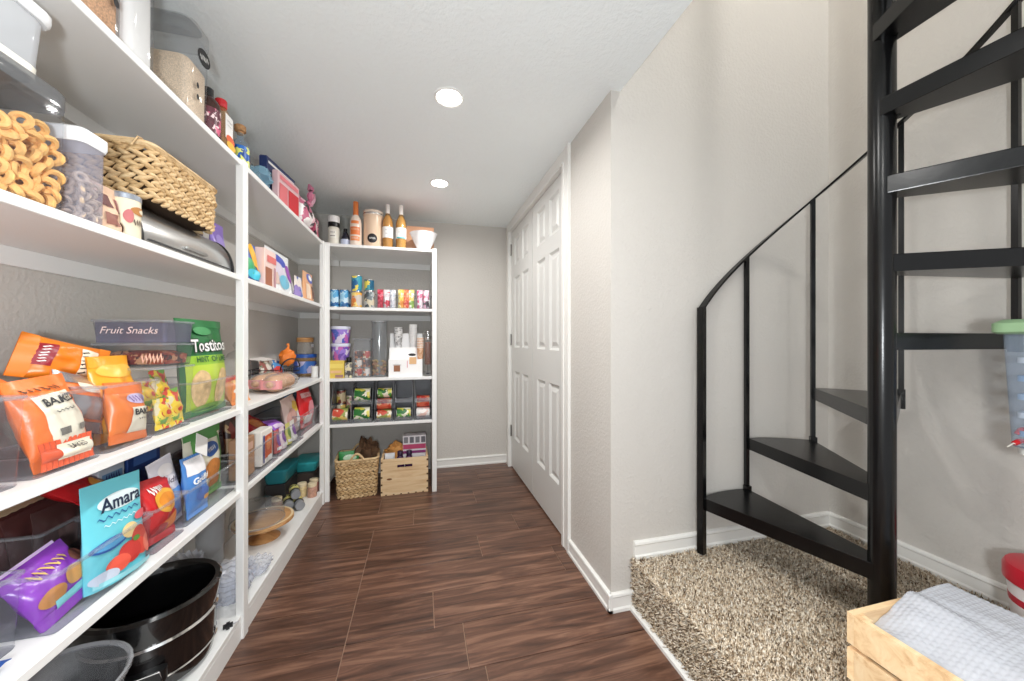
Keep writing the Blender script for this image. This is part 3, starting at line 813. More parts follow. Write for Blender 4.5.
# right of the post
bag('candy_bag', 'slim purple foil pouch standing behind the bright candy bag', 'pouch', (-.80, 1.70, z), (-.05, 0, S), .10, .235, .05, pmat((138, 112, 196), .3), [('e', 0, .15, .03, .04, pmat((170, 150, 220), .3))], stand=True, seed=1)
bag('candy_bag', 'bright candy bag with yellow bunny over green and blue', 'bag', (-.69, 1.685, z), (-.05, 0, S), .155, .165, .05, pmat((70, 96, 170), .35), [('e', .03, .115, .035, .05, pmat((246, 190, 40), .35)), ('e', .05, .075, .022, .045, pmat((244, 176, 40), .35)), ('e', -.03, .06, .045, .035, pmat((60, 170, 110), .35)), ('e', .0, .03, .055, .022, pmat((70, 190, 214), .35)), ('e', -.05, .11, .02, .03, pmat((110, 70, 120), .35))], stand=True, seed=3)
carton('candy_carton', 'pale pink carton with brown chocolate picture on the second shelf', 'box', (-.69, 1.835, z), S, .125, .05, .165, pmat((240, 212, 204), .4), [('r', -.02, .045, .07, .08, pmat((166, 104, 78), .4)), ('r', .01, .125, .10, .03, pmat((226, 120, 116), .4)), ('r', .045, .05, .02, .09, pmat((196, 150, 160), .4))])
bag('candy_bag', 'white and blue candy bag with purple patch on the second shelf', 'bag', (-.70, 2.04, z), (-.05, 0, S), .30, .205, .07, pmat((232, 234, 236), .3), [('e', -.01, .16, .08, .032, pmat((52, 76, 186), .3)), ('e', .085, .105, .045, .05, pmat((150, 60, 176), .3)), ('e', -.06, .11, .06, .04, pmat((214, 204, 220), .3)), ('e', -.02, .05, .06, .035, pmat((120, 190, 216), .3)), ('r', -.11, .06, .05, .06, pmat((206, 178, 168), .3)), ('e', .10, .045, .03, .035, pmat((196, 190, 196), .3))], stand=True, seed=4)
bag('candy_bag', 'small white and violet sachet between two bigger candy bags', 'bag', (-.69, 2.285, z), S, .12, .125, .04, printmat([(230, 230, 236), (150, 130, 190), (90, 110, 180), (236, 226, 220)], 24), stand=True, seed=5)
bag('candy_bag', 'tan candy bag with blue and white top by the corner post', 'bag', (-.69, 2.46, z), S, .19, .18, .05, pmat((226, 170, 128), .35), [('e', .02, .145, .06, .03, pmat((70, 90, 190), .3)), ('e', .03, .15, .03, .018, INKW), ('e', .04, .06, .035, .04, pmat((110, 62, 44), .4)), ('r', -.05, .06, .05, .09, pmat((240, 214, 190), .4))], stand=True, seed=7)

# ---- third shelf: clear bins of snacks
z = SZ[2] + .0005
ORANGE = pmat((240, 122, 54), .3, vary=.10, vscale=14, bump=.5, bscale=34); GOLD = pmat((244, 166, 46), .3, vary=.08, vscale=14, bump=.5, bscale=34); REDOR = pmat((228, 94, 54), .3, vary=.12, vscale=20, bump=.5, bscale=34)
CREAM = pmat((244, 236, 214), .45)
FOIL = pmat((176, 176, 180), .25, metal=.7)
GB = 'clear bins of snacks on the third shelf'
clear_bin('snack_bin', 'clear bin of red-orange chip bags at the end of the third shelf', (-.80, .703, z), S, .21, .27, .155, group=GB)
clear_bin('snack_bin', 'clear bin holding the upright orange chip bag with torn cream panel', (-.80, .895, z), S, .150, .27, .15, group=GB)
clear_bin('snack_bin', 'clear bin holding the small tilted orange baked-chip bag', (-.80, 1.050, z), S, .150, .27, .15, group=GB)
clear_bin('snack_bin', 'clear bin of yellow and green candy packets below two stacked trays', (-.80, 1.205, z), S, .150, .27, .178, group=GB)
clear_bin('snack_bin', 'low clear bin holding the green tortilla chip bag', (-.808, 1.412, z), S, .246, .27, .12, group=GB)
B0 = .006
bag('chip_bag', 'red-orange chip bag lying low in the end bin', 'bag', (-.70, .735, z+B0), (-.35, .1, S), .13, .14, .05, REDOR, [('r', 0, .08, .08, .05, CREAM)], seed=11, sealmat=REDOR)
bag('chip_bag', 'orange chip bag standing at the back of the end bin', 'bag', (-.79, .73, z+B0), (-.2, .1, S), .15, .15, .06, ORANGE, [('e', .02, .08, .04, .03, FOIL)], seed=12, sealmat=FOIL)
bag('chip_bag', 'upright orange chip bag with large cream panel lettered BAKED', 'bag', (-.695, .915, z+B0), (-.24, -.08, S), .118, .175, .06, ORANGE, [('r', .002, .085, .072, .11, CREAM, .05), ('t', 'BAKED', .004, .124, .0215, INK, .1, .05, .0006), ('w', .008, .103, .045, .004, INK, .05), ('r', -.012, .062, .022, .014, pmat((120, 116, 108), .5)), ('r', .024, .062, .018, .012, pmat((130, 126, 118), .5)), ('w', -.01, .153, .07, .010, pmat((70, 56, 40), .5), -.05)], seed=13, sealmat=ORANGE)
bag('chip_bag', 'small flat pack of chips lying in front of the BAKED bag', 'bag', (-.677, .902, z+B0), (-.1, 0, S), .11, .052, .018, REDOR, [('r', .01, .028, .07, .03, CREAM), ('t', 'BAKED', .01, .034, .012, INK)], seed=14)
bag('chip_bag', 'flat orange chip bag lying across the tops of the end bins', 'bag', (-.80, .885, z+.150), (-1.30, .15, S-.3), .17, .15, .04, ORANGE, [('r', 0, .1, .08, .04, CREAM)], seed=15, sealmat=ORANGE)
bag('chip_bag', 'dark orange chip bag with red badge lying slanted on the bin', 'bag', (-.785, 1.135, z+.175), (-.5, -1.2, S), .10, .15, .055, pmat((228, 128, 34), .32), [('r', .005, .115, .05, .03, pmat((150, 30, 44), .4)), ('r', .0, .040, .07, .035, CREAM), ('w', .0, .05, .06, .012, INK), ('w', .005, .115, .04, .010, INKW)], seed=16, sealmat=pmat((228, 128, 34), .32))
bag('chip_bag', 'foil-backed orange chip bag tucked between the two orange bins', 'bag', (-.725, .985, z+.05), (-.25, .3, S), .12, .13, .05, ORANGE, [('r', .0, .05, .09, .05, FOIL), ('e', .01, .1, .03, .016, CREAM)], seed=17, sealmat=FOIL)
bag('chip_bag', 'golden yellow chip bag standing behind the tilted baked-chip bag', 'bag', (-.735, 1.095, z+B0), (-.08, .0, S), .115, .205, .06, GOLD, [('r', .025, .115, .08, .04, CREAM), ('t', 'BAKED', .027, .118, .022, INK, 0, 0, .0006), ('w', .02, .165, .05, .016, pmat((222, 84, 70), .4)), ('e', .0, .17, .05, .018, pmat((246, 190, 80), .35))], seed=18, sealmat=GOLD)
bag('chip_bag', 'small tilted orange chip bag with cream corner lettered BAKED', 'bag', (-.690, 1.068, z+B0), (-.14, .08, S), .112, .142, .045, pmat((238, 128, 58), .32), [('e', .012, .100, .032, .013, pmat((206, 190, 222), .4)), ('w', .012, .100, .05, .014, pmat((120, 80, 150), .4)), ('r', .014, .045, .066, .068, CREAM), ('t', 'BAKED', .014, .066, .02, INK, 0, 0, .0006), ('w', .014, .05, .035, .004, INK)], seed=19, sealmat=ORANGE)
CANDY = printmat([(240, 208, 54), (90, 150, 52), (226, 214, 170), (214, 70, 48), (120, 176, 70), (246, 220, 90)], 42)
for i, (x, y, zz, rx, ry) in enumerate(((-.690, 1.188, B0, -.1, .05), (-.690, 1.244, B0, -.12, -.08), (-.725, 1.19, B0+.05, -.2, .1), (-.725, 1.246, B0+.055, -.15, 0), (-.77, 1.205, B0+.03, -.1, .1))):
    bag('candy_packet', 'yellow and green candy packet in the bin below the trays', 'packet', (x, y, z+zz), (rx, ry, S), .062, .085+.02*(i % 2), .022, CANDY, [('e', 0, .045, .018, .014, pmat((236, 190, 40), .35)), ('e', .004, .045, .009, .007, pmat((206, 60, 40), .35))], group='candy packets in the bin', seed=20+i)
def tray(lab, zz, mat, txt=None):
    r = clear_bin('snack_tray', lab, (-.757, 1.235, zz), 0, .165, .125, .062, mat, group='stacked clear trays')
    return r
zt = z + .1795
tray('lower clear tray of dark red fruit snacks in the stack', zt, SMOKE)
tr = tray('upper clear tray with white script Fruit Snacks on its side', zt+.0635, SMOKE)
LAV = clearmat((170, 168, 190), .3, .9, (150, 148, 176))
decal(tr, flat(-.0605), 'text', 0, .033, .026, 0, pmat((222, 200, 196), .5), text='Fruit Snacks', shear=.3, eps=.004)
MB().rloft([(.001, .154, .114, .006), (.055, .158, .118, .006)], k=2).build('tray_liner', LAV, tr)
SNK = printmat([(120, 30, 36), (160, 60, 44), (70, 26, 30), (188, 96, 70), (214, 160, 120)], 60)
tag(MB().rloft([(.005, .14, .10, .01), (.03, .145, .105, .01), (.042, .10, .07, .02)], k=3).build('fruit_snacks', SNK, None, True, (-.757, 1.235, zt), None, 'stuff'), 'dark red fruit snacks filling the lower clear tray', 'snack')
decal(bpy.data.objects['snack_tray'], flat(-.0605), 'script', .05, .022, .05, .022, pmat((236, 190, 170), .5), eps=.004)
GREEN = pmat((38, 112, 60), .3, bump=.5, bscale=26); LIME = pmat((186, 210, 70), .35)
CHIP = pmat((222, 190, 140), .7, vary=.25, vscale=50)
bag('tortilla_chip_bag', 'big green tortilla chip bag with white lettering and lime band', 'bag', (-.710, 1.424, z+.006), (-.06, 0, S), .25, .312, .055, GREEN, [('r', 0, .09, .222, .15, LIME), ('r', 0, .178, .222, .03, pmat((150, 196, 60), .35)), ('e', -.055, .085, .042, .062, CHIP, .2), ('e', .055, .085, .042, .062, CHIP, -.2), ('t', 'Tostitos', 0, .225, .056, INK, .05, .02, .0036), ('t', 'Tostitos', 0, .225, .056, INKW, .05, .02, .0010), ('t', 'HINT OF LIME', 0, .18, .026, pmat((40, 96, 50), .4), 0, 0, .0006), ('e', 0, .02, .09, .012, pmat((120, 170, 60), .4)), ('e', -.02, .275, .05, .014, pmat((70, 150, 90), .35))], seed=25, sealmat=pmat((44, 120, 66), .3))
# right of the post
bag('bread_bag', 'pack of orange buns in clear wrap beside the middle post', 'bag', (-.70, 1.655, z), (-.5, 0, S), .15, .12, .07, printmat([(232, 160, 96), (244, 196, 140), (226, 140, 80), (240, 226, 214), (214, 90, 80)], 22), seed=30)
bag('cheese_bag', 'yellow and white snack bag standing behind the buns', 'bag', (-.80, 1.64, z), (-.1, 0, S), .12, .22, .06, pmat((238, 228, 200), .4), [('e', 0, .1, .045, .06, pmat((240, 200, 80), .4)), ('e', .01, .05, .04, .03, pmat((230, 160, 60), .4))], seed=31)
def loaf(loc, lab, seed):
    o = root('bread_loaf', lab, 'bread', loc, (0, 0, S))
    mb = MB(); rings = []
    for i in range(13):
        t = i/12; rr = .036*(min(1, 6*t + .15, 6*(1-t) + .2))*(1 + .05*math.sin(i*2.2))
        rings.append([(-.15 + .27*t, rr*1.15*math.cos(2*PI*j/16), .040 + rr*1.05*math.sin(2*PI*j/16)) for j in range(16)])
    mb.loft(rings); mb.build('loaf', pmat((214, 160, 104), .75, vary=.18, vscale=30, bump=.2, bscale=90), o, True)
    mb = MB(); rings = []
    for i in range(15):
        t = i/14; rr = .043*(min(1, 5*t + .2, max(.16, 3.4*(1-t))))*(1 + .1*noise.noise(Vector((i*.9, seed, 0))))
        rings.append([(-.165 + .38*t, rr*1.15*math.cos(2*PI*j/14)*(1 + .06*noise.noise(Vector((i, j, seed)))), max(.001, .043*(1 - .5*max(0, t-.7)) + rr*math.sin(2*PI*j/14))) for j in range(14)])
    mb.loft(rings); mb.build('bread_wrapper', clearmat((244, 236, 228), .18), o, True)
    MB().rloft([(.02, .04, .092, .018), (.06, .036, .092, .016)], c=(-.12, 0, 0), k=3, cap0=False, cap1=False).build('wrapper_print', pmat((226, 150, 150), .4), o)
    return o
loaf((-.69, 2.03, z), 'long brown bread loaf in a clear pink-printed wrapper at the shelf front', 1)
loaf((-.772, 2.09, z), 'second wrapped bread loaf lying behind the front loaf', 2)
def wire_basket():
    o = root('wire_basket', 'black wire basket with arched handle on the third shelf', 'basket', (-.845, 2.39, z), S)
    W, D, Hh = .34, .17, .085
    for zz in (.004, .03, .058, Hh):
        ln = rrect(W, D, .02, 3); ln.append(ln[0])
        MB().tube([(x, y, zz) for x, y in ln], .0022, 5, False).build('wire', BLACKPL, o, True)
    for i in range(12):
        x = -W/2 + .015 + i*(W-.03)/11
        MB().tube([(x, -D/2, Hh), (x, -D/2, .004), (x, D/2, .004), (x, D/2, Hh)], .0016, 5).build('wire', BLACKPL, o)
    MB().tube([(-.16*math.cos(PI*i/14), -D/2, Hh + .055*math.sin(PI*i/14)) for i in range(15)], .004, 6).build('handle', BLACKPL, o, True)
wire_basket()
bag('snack_pack', 'silver and green snack pack inside the black wire basket', 'packet', (-.845, 2.31, z+.006), (-.2, 0, S), .13, .135, .05, printmat([(196, 190, 180), (120, 140, 110), (220, 212, 200), (150, 90, 80)], 30), seed=34)
bag('snack_pack', 'blue and red snack pack inside the black wire basket', 'packet', (-.84, 2.45, z+.006), (-.2, .15, S), .13, .125, .05, printmat([(60, 110, 190), (210, 60, 60), (230, 226, 220), (70, 140, 200)], 24), seed=35)
mb = MB(); crumple(mb, (0, 0, .055), (.045, .04, .052), 7.1, .3); o = mb.build('net_bag', pmat((236, 128, 44), .55, bump=.3, bscale=90), None, True, (-.815, 2.50, z+.088)); tag(o, 'bright orange net bag perched at the end of the wire basket', 'bag')
MB().tube([(0, 0, .10), (.006, .004, .125), (.0, .01, .14)], [.014, .006, .009], 7).build('knot', pmat((240, 140, 60), .5), o, True)
bag('napkin_pack', 'flat white packet lying on the wire basket', 'packet', (-.86, 2.36, z+.135), (-1.45, 0, S), .18, .09, .022, pmat((236, 230, 226), .5), seed=36)
def fluted_glass(loc, lab, h, r):
    return lathe_thing('drinking_glass', lab, 'glass', loc, 0, [('bowl', [(r*.5, .004), (r*.9, h*.3), (r, h*.7), (r*.92, h), (r*.88, h), (r*.95, h*.7), (r*.84, h*.3), (r*.4, .01)], GLASS)])
def cake_dome():
    o = root('glass_dome', 'clear glass dome with knob handle at the back of the third shelf', 'glass dome', (-.885, 2.04, z))
    MB().lathe([(.06, .0), (.06, .09), (.054, .15), (.036, .185), (.012, .2)], 26, cap0=False).build('dome', GLASS, o, True)
    MB().lathe([(.008, .199), (.01, .21), (.018, .225), (.012, .24), (.002, .244)], 14).build('knob', GLASS, o, True)
cake_dome()
o = lathe_thing('cookie_tub', 'clear round tub with blue lid and blue wrap label', 'tub', (-.80, 2.80, z), S, [('tub_body', [(.066, 0), (.07, .004), (.07, .132)], clearmat((226, 204, 170), .35, .9, (200, 160, 110))), ('lid', [(.0735, .13), (.0735, .15), (.07, .154)], pmat((40, 92, 178), .35))])
MB().lathe([(.0706, .022), (.0706, .105)], 24, cap0=False, cap1=False).build('wrap_label', printmat([(84, 160, 220), (70, 120, 200), (196, 190, 224), (60, 90, 180)], 22), o, True)
add_decals(o, cyl(.071), [('e', .0, .066, .035, .024, pmat((60, 70, 170), .4)), ('e', .0, .066, .026, .016, pmat((220, 226, 240), .4))])
o = lathe_thing('storage_jar', 'glass jar with wooden lid standing on the blue-lidded tub', 'jar', (-.80, 2.80, z+.1545), S, [('jar_glass', [(.048, 0), (.052, .004), (.052, .075), (.047, .085)], clearmat((222, 222, 216), .3, .9, (214, 206, 196))), ('lid', [(.051, .084), (.053, .087), (.053, .113), (.049, .116)], wood_mat('lid_wood', (170, 116, 66), (206, 152, 96), (224, 180, 126), (9, 9, 40), .5, False))])
add_decals(o, cyl(.052), [('r', 0, .058, .05, .02, INKW), ('w', 0, .058, .036, .008, INK)])
lathe_thing('pill_bottle', 'small white cylinder tub tucked beside the corner post', 'tub', (-.70, 2.66, z), S, [('tub_body', [(.02, 0), (.022, .002), (.022, .06)], INKW), ('cap', [(.0225, .059), (.0225, .075), (.02, .077)], INKW)])
# ---- fourth shelf
z = SZ[3] + .0005
GB4 = 'clear bins on the fourth shelf'
clear_bin('snack_bin', 'clear bin set back from the edge with a slumped purple bag', (-.825, .735, z), S, .235, .24, .135, group=GB4)
clear_bin('snack_bin', 'clear bin holding the purple cookie bag and teal pouch', (-.79, .982, z), S, .25, .25, .115, group=GB4)
clear_bin('snack_bin', 'narrow clear bin holding the red cracker bags', (-.80, 1.182, z), S, .135, .27, .115, group=GB4)
clear_bin('snack_bin', 'clear bin holding fish crackers and the green pretzel bag', (-.808, 1.408, z), S, .30, .27, .105, group=GB4)
PURPLE = pmat((140, 64, 184), .26, vary=.15, vscale=16, bump=.5, bscale=34)
bag('cookie_bag', 'glossy purple cookie bag with golden cookies and teal strip', 'bag', (-.698, .938, z+.008), (-.5, -.16, S), .13, .125, .05, PURPLE, [('e', .02, .055, .024, .018, pmat((206, 150, 84), .6)), ('e', -.03, .045, .024, .016, pmat((190, 130, 70), .6)), ('e', .055, .08, .018, .018, pmat((110, 64, 50), .6)), ('r', .018, .022, .10, .024, pmat((130, 208, 216), .4)), ('w', .0, .098, .07, .018, pmat((226, 190, 110), .4), .1), ('r', -.01, .13, .12, .006, pmat((226, 196, 240), .3))], seed=40, sealmat=PURPLE)
bag('cookie_bag', 'second purple cookie bag slumped in the set-back bin', 'bag', (-.745, .775, z+.008), (-.6, -.25, S), .14, .14, .06, pmat((120, 64, 156), .28, vary=.15, vscale=16), [('e', 0, .06, .03, .02, pmat((150, 100, 90), .6))], seed=41)
bag('cracker_packet', 'blue and white cracker packet lying at the shelf edge', 'packet', (-.675, .70, z+.016), (-1.5, 0, S), .19, .05, .028, pmat((40, 84, 160), .35), [('r', -.03, .03, .09, .02, pmat((232, 190, 140), .4)), ('e', .04, .028, .03, .01, pmat((200, 60, 50), .4))], seed=42)
TEAL = pmat((108, 204, 218), .36, bump=.25, bscale=20)
bag('melts_pouch', 'light teal standing pouch with navy script lettering and fruit picture', 'pouch', (-.688, 1.028, z+.006), (-.10, .08, S-.05), .155, .225, .05, TEAL, [('t', 'Amara', .008, .172, .040, pmat((24, 42, 70), .4), .18, .03, .0008), ('e', .008, .174, .058, .019, pmat((226, 242, 244), .4)), ('w', .0, .145, .11, .008, pmat((30, 90, 150), .4), .03), ('w', .0, .129, .09, .005, pmat((236, 248, 250), .4), .03), ('e', .056, .122, .024, .010, pmat((228, 100, 106), .4), .1), ('e', -.035, .088, .040, .013, pmat((30, 92, 168), .4), .1), ('e', -.035, .088, .034, .008, pmat((90, 170, 220), .4), .1), ('e', .012, .098, .022, .017, pmat((242, 214, 150), .5)), ('e', .036, .066, .028, .034, pmat((214, 74, 58), .5)), ('e', .058, .05, .02, .022, pmat((232, 120, 100), .5)), ('e', .0, .052, .030, .024, pmat((196, 56, 50), .5)), ('e', -.03, .04, .026, .018, pmat((226, 90, 70), .5)), ('e', .02, .075, .010, .006, pmat((90, 140, 60), .5)), ('e', -.055, .024, .024, .014, pmat((196, 206, 222), .4)), ('r', 0, .012, .15, .01, pmat((150, 216, 226), .4))], stand=True, seed=43, wr=.03)
clear_bin('snack_bin', 'deep clear bin of dark brown pouches at the back wall', (-.872, 1.09, z), S, .17, .13, .13, SMOKE, group=GB4)
for i, (y, rx, ry) in enumerate(((1.05, -.05, .1), (1.09, -.1, -.12), (1.13, -.05, .2))):
    bag('brown_pouch', ['dark brown foil pouch foremost in the deep bin', 'dark brown foil pouch between two others in the deep bin', 'dark brown foil pouch against the wall in the deep bin'][i], 'pouch', (-.835 - .032*i, 1.09, z+.006), (rx, ry*.4, S), .13, .16, .03, pmat((70 + 8*i, 44, 42), .4, vary=.2, vscale=20), [('r', 0, .08, .05, .05, pmat((120, 84, 76), .5))], group='dark brown pouches', seed=44+i)
bag('paper_bag', 'crumpled tan paper bag lying over the dark pouches', 'bag', (-.875, 1.02, z+.175), (-1.3, 0, S+.1), .22, .12, .035, pmat((186, 160, 128), .8, vary=.15, vscale=20), seed=48, wr=.14)
RED = pmat((192, 30, 36), .28, vary=.12, vscale=14, bump=.5, bscale=34)
bag('cracker_bag', 'red cracker bag lying flat at the back of the fourth shelf', 'bag', (-.80, 1.17, z+.135), (-1.05, .25, S+.15), .19, .16, .05, RED, [('w', -.01, .10, .07, .014, pmat((240, 200, 190), .4)), ('e', .04, .05, .05, .03, pmat((236, 160, 60), .4))], seed=49, sealmat=RED)
bag('cracker_bag', 'upright red cracker bag with golden cracker picture', 'bag', (-.700, 1.19, z+.006), (-.20, .12, S), .125, .168, .055, pmat((204, 34, 38), .3), [('e', .01, .10, .042, .034, pmat((240, 176, 60), .5)), ('e', .012, .10, .030, .022, pmat((226, 140, 40), .5)), ('w', -.012, .14, .05, .02, INKW, .3), ('r', .018, .04, .08, .03, pmat((214, 120, 50), .5), .35), ('e', -.02, .03, .03, .014, pmat((160, 20, 28), .4))], seed=50, sealmat=pmat((206, 40, 44), .3))
bag('fish_cracker_bag', 'white and blue fish cracker bag leaning toward the red bag', 'bag', (-.725, 1.283, z+.006), (-.10, -.10, S), .10, .205, .035, pmat((222, 220, 228), .35), [('r', 0, .06, .09, .09, pmat((110, 160, 220), .35)), ('t', 'Goldfish', .0, .135, .024, pmat((60, 50, 70), .4), .25), ('e', 0, .17, .03, .016, pmat((244, 240, 240), .4))], seed=51)
bag('fish_cracker_bag', 'blue fish cracker bag with white top at the shelf front', 'bag', (-.690, 1.345, z+.006), (-.12, .04, S), .11, .185, .04, pmat((78, 136, 206), .35), [('r', .0, .152, .094, .05, pmat((238, 236, 238), .35)), ('t', 'Goldfish', .0, .108, .025, INKW, .25, .05, .0008), ('e', 0, .06, .03, .02, pmat((60, 110, 190), .4)), ('e', .02, .045, .014, .008, pmat((240, 170, 80), .4))], seed=52)
tag(MB().box(-.034, .034, -.0008, .0008, 0, .06).build('price_card', INKW, None, False, (-.682, 1.345, z+.193), (-.2, .5, S)), 'blank white card tucked on the fish cracker bag', 'card')
bag('pretzel_bag', 'green-edged cream bag with brown pretzels and blue badge', 'bag', (-.738, 1.472, z+.006), (-.04, .02, S), .215, .24, .04, pmat((232, 228, 206), .35), [('r', 0, .215, .15, .03, pmat((72, 150, 64), .4)), ('r', -.07, .11, .016, .2, pmat((90, 160, 74), .4)), ('r', .07, .11, .014, .2, pmat((80, 150, 66), .4)), ('e', .012, .165, .042, .026, pmat((40, 84, 150), .4)), ('w', .012, .165, .05, .014, INKW, .1), ('e', .015, .095, .045, .035, pmat((196, 124, 60), .6, vary=.2, vscale=60)), ('e', .025, .05, .035, .022, pmat((176, 104, 48), .6)), ('r', 0, .018, .15, .03, pmat((96, 166, 80), .4))], seed=53, sealmat=pmat((70, 146, 62), .35))
carton('snack_box', 'deep blue carton at the back wall behind the pretzel bag', 'box', (-.905, 1.42, z), S, .14, .06, .25, pmat((36, 66, 130), .45), [('r', 0, .18, .10, .04, pmat((70, 110, 180), .4))])
carton('snack_box', 'small light blue and white carton behind the fish crackers', 'box', (-.90, 1.285, z), S, .09, .06, .21, pmat((196, 206, 218), .45), [('r', 0, .14, .07, .07, pmat((110, 150, 190), .4)), ('w', 0, .16, .05, .02, pmat((50, 60, 120), .4))])
# right of the post
clear_bin('snack_bin', 'clear bin holding brown and cracker cartons next to the post', (-.79, 1.745, z), S, .33, .28, .12, group=GB4)
clear_bin('snack_bin', 'clear bin holding purple and green fruit pouches', (-.79, 2.10, z), S, .36, .28, .12, group=GB4)
clear_bin('snack_bin', 'clear bin holding the bright red bag by the corner post', (-.808, 2.475, z), S, .37, .27, .12, group=GB4)
carton('snack_box', 'plain brown carton beside the middle post in the bin', 'box', (-.705, 1.665, z+.006), S, .10, .05, .155, pmat((170, 130, 100), .6), [('r', 0, .12, .06, .03, pmat((210, 170, 150), .5))])
carton('cracker_box', 'white-topped carton with red-orange picture in the bin', 'box', (-.70, 1.825, z+.006), (0, 0, S), .12, .05, .15, pmat((240, 236, 228), .45), [('r', .012, .075, .074, .10, pmat((214, 96, 56), .45)), ('e', .012, .085, .024, .03, pmat((236, 150, 96), .45)), ('r', -.038, .07, .014, .12, pmat((60, 80, 150), .45)), ('r', .02, .02, .04, .022, INKW)])
bag('snack_bag', 'black and gold bag standing behind the cracker carton', 'bag', (-.80, 1.84, z+.006), (-.1, .1, S), .16, .225, .05, printmat([(40, 30, 28), (60, 40, 34), (180, 150, 110), (120, 50, 44)], 24), seed=60)
bag('snack_bag', 'dark red snack bag leaning on the back wall', 'bag', (-.875, 1.74, z+.006), (-.05, 0, S), .16, .235, .05, pmat((150, 52, 48), .4, vary=.2, vscale=20), seed=61)
bag('fruit_pouch', 'red fruit snack bag lying across the middle bin', 'bag', (-.77, 2.06, z+.08), (-.9, .1, S), .22, .15, .045, pmat((206, 50, 56), .35), [('e', 0, .07, .06, .03, pmat((236, 150, 90), .4))], seed=62)
bag('fruit_pouch', 'purple pouch lying over the bin of fruit pouches', 'pouch', (-.695, 2.07, z+.09), (-.85, .15, S), .17, .085, .03, pmat((150, 90, 200), .35), [('r', 0, .03, .14, .02, pmat((226, 206, 236), .4))], seed=63)
for i, (y, c1) in enumerate(((1.98, (206, 90, 86)), (2.055, (236, 214, 220)), (2.13, (214, 210, 120)), (2.205, (230, 226, 220)))):
    bag('fruit_pouch', ['small coral fruit pouch standing at the front of the middle bin', 'small pink-white fruit pouch standing next to the coral pouch', 'small olive-yellow fruit pouch standing in the middle bin', 'small pale fruit pouch at the end of the middle bin'][i], 'pouch', (-.69, y, z+.006), (-.05, .04*(-1)**i, S), .06, .11, .03, pmat(c1, .35), [('e', 0, .06, .02, .03, pmat((140, 90, 170), .4) if i != 2 else pmat((120, 150, 70), .4)), ('r', 0, .02, .05, .014, INKW)], stand=True, seed=64+i)
bag('snack_bag', 'pale pink snack bag with yellow star patch near the corner', 'bag', (-.73, 2.345, z+.006), (-.15, -.05, S), .20, .225, .06, pmat((226, 200, 190), .35), [('e', .03, .16, .05, .032, pmat((238, 200, 80), .4)), ('e', -.04, .1, .05, .06, pmat((206, 160, 150), .4)), ('e', .05, .08, .03, .05, INKW)], seed=70)
bag('snack_bag', 'bright red snack bag standing by the corner post', 'bag', (-.715, 2.545, z+.006), (-.12, .05, S), .24, .25, .07, pmat((214, 38, 44), .32), [('r', 0, .2, .2, .03, pmat((236, 190, 190), .4)), ('e', .02, .11, .07, .05, pmat((232, 150, 160), .4)), ('r', -.04, .05, .12, .05, pmat((236, 226, 226), .4)), ('w', 0, .2, .12, .014, pmat((200, 30, 40), .4))], seed=71)
bag('snack_bag', 'sky blue bag laid behind the bright red bag', 'bag', (-.83, 2.62, z+.006), (-.05, 0, S), .20, .265, .05, pmat((60, 150, 206), .35), seed=72)

# ---- bottom shelf
z = SZ[4] + .0005
def slow_cooker():
    o = root('slow_cooker', 'large round black slow cooker with chrome bands on the bottom shelf', 'slow cooker', (-.800, 1.335, z), 0)
    MB().lathe([(.120, .012), (.142, .02), (.148, .06), (.150, .155)], 40, cap1=False).build('cooker_body', pmat((16, 12, 12), .16, coat=.5), o, True)
    MB().lathe([(.1505, .150), (.155, .154), (.1505, .160)], 40, cap0=False, cap1=False).build('chrome_band', CHROME, o, True)
    MB().lathe([(.1490, .052), (.1515, .055), (.149, .058)], 40, cap0=False, cap1=False).build('chrome_band', CHROME, o, True)
    MB().lathe([(.150, .16), (.158, .19), (.162, .222), (.164, .236), (.158, .244), (.146, .240), (.138, .22), (.128, .06), (.05, .04)], 40, cap0=False).build('crock', pmat((8, 8, 9), .14, coat=.6), o, True)
    h = MB().rloft([(-.016, .11, .03, .012), (.016, .11, .03, .012)], k=3); h.build('handle', BLACKPL, o, True, (.058, -.150, .085), (0, 0, .36))
    ln = [(-.05, -.018), (.05, -.018), (.042, .018), (-.042, .018), (-.05, -.018)]
    MB().tube([(x, -.018, q) for x, q in ln], .0022, 5).build('handle_trim', CHROME, o, False, (.058, -.150, .085), (0, 0, .36))
    MB().lathe([(.013, 0), (.013, .014), (.009, .016)], 12).build('foot', BLACKPL, o, True, (.10, .06, -.0))
    MB().lathe([(.013, 0), (.013, .014), (.009, .016)], 12).build('foot', BLACKPL, o, True, (-.10, .06, -.0))
    MB().lathe([(.013, 0), (.013, .014), (.009, .016)], 12).build('foot', BLACKPL, o, True, (0, -.11, -.0))
slow_cooker()
o = root('power_plug', 'small black plug lying on the bottom shelf beside the slow cooker', 'plug', (-.662, 1.462, z), .4)
MB().box(-.014, .014, -.005, .005, 0, .012).box(-.005, .005, -.014, .014, .001, .011).build('plug_body', BLACKPL, o)
MB().tube([(.014, 0, .006), (.03, .003, .006)], .0022, 6).build('plug_pin', CHROME, o)
lathe_thing('mixing_bowl', 'clear plastic bowl with flared rim left of the slow cooker', 'bowl', (-.795, .985, z), 0, [('bowl', [(.08, 0), (.085, .004), (.11, .12), (.135, .245), (.137, .25), (.132, .25), (.106, .12), (.08, .008)], clearmat((214, 216, 222), .07), True, True), ('rim', [(.135, .243), (.141, .247), (.141, .254), (.136, .256), (.131, .25)], clearmat((200, 203, 210), .25), False, False)], segs=36)
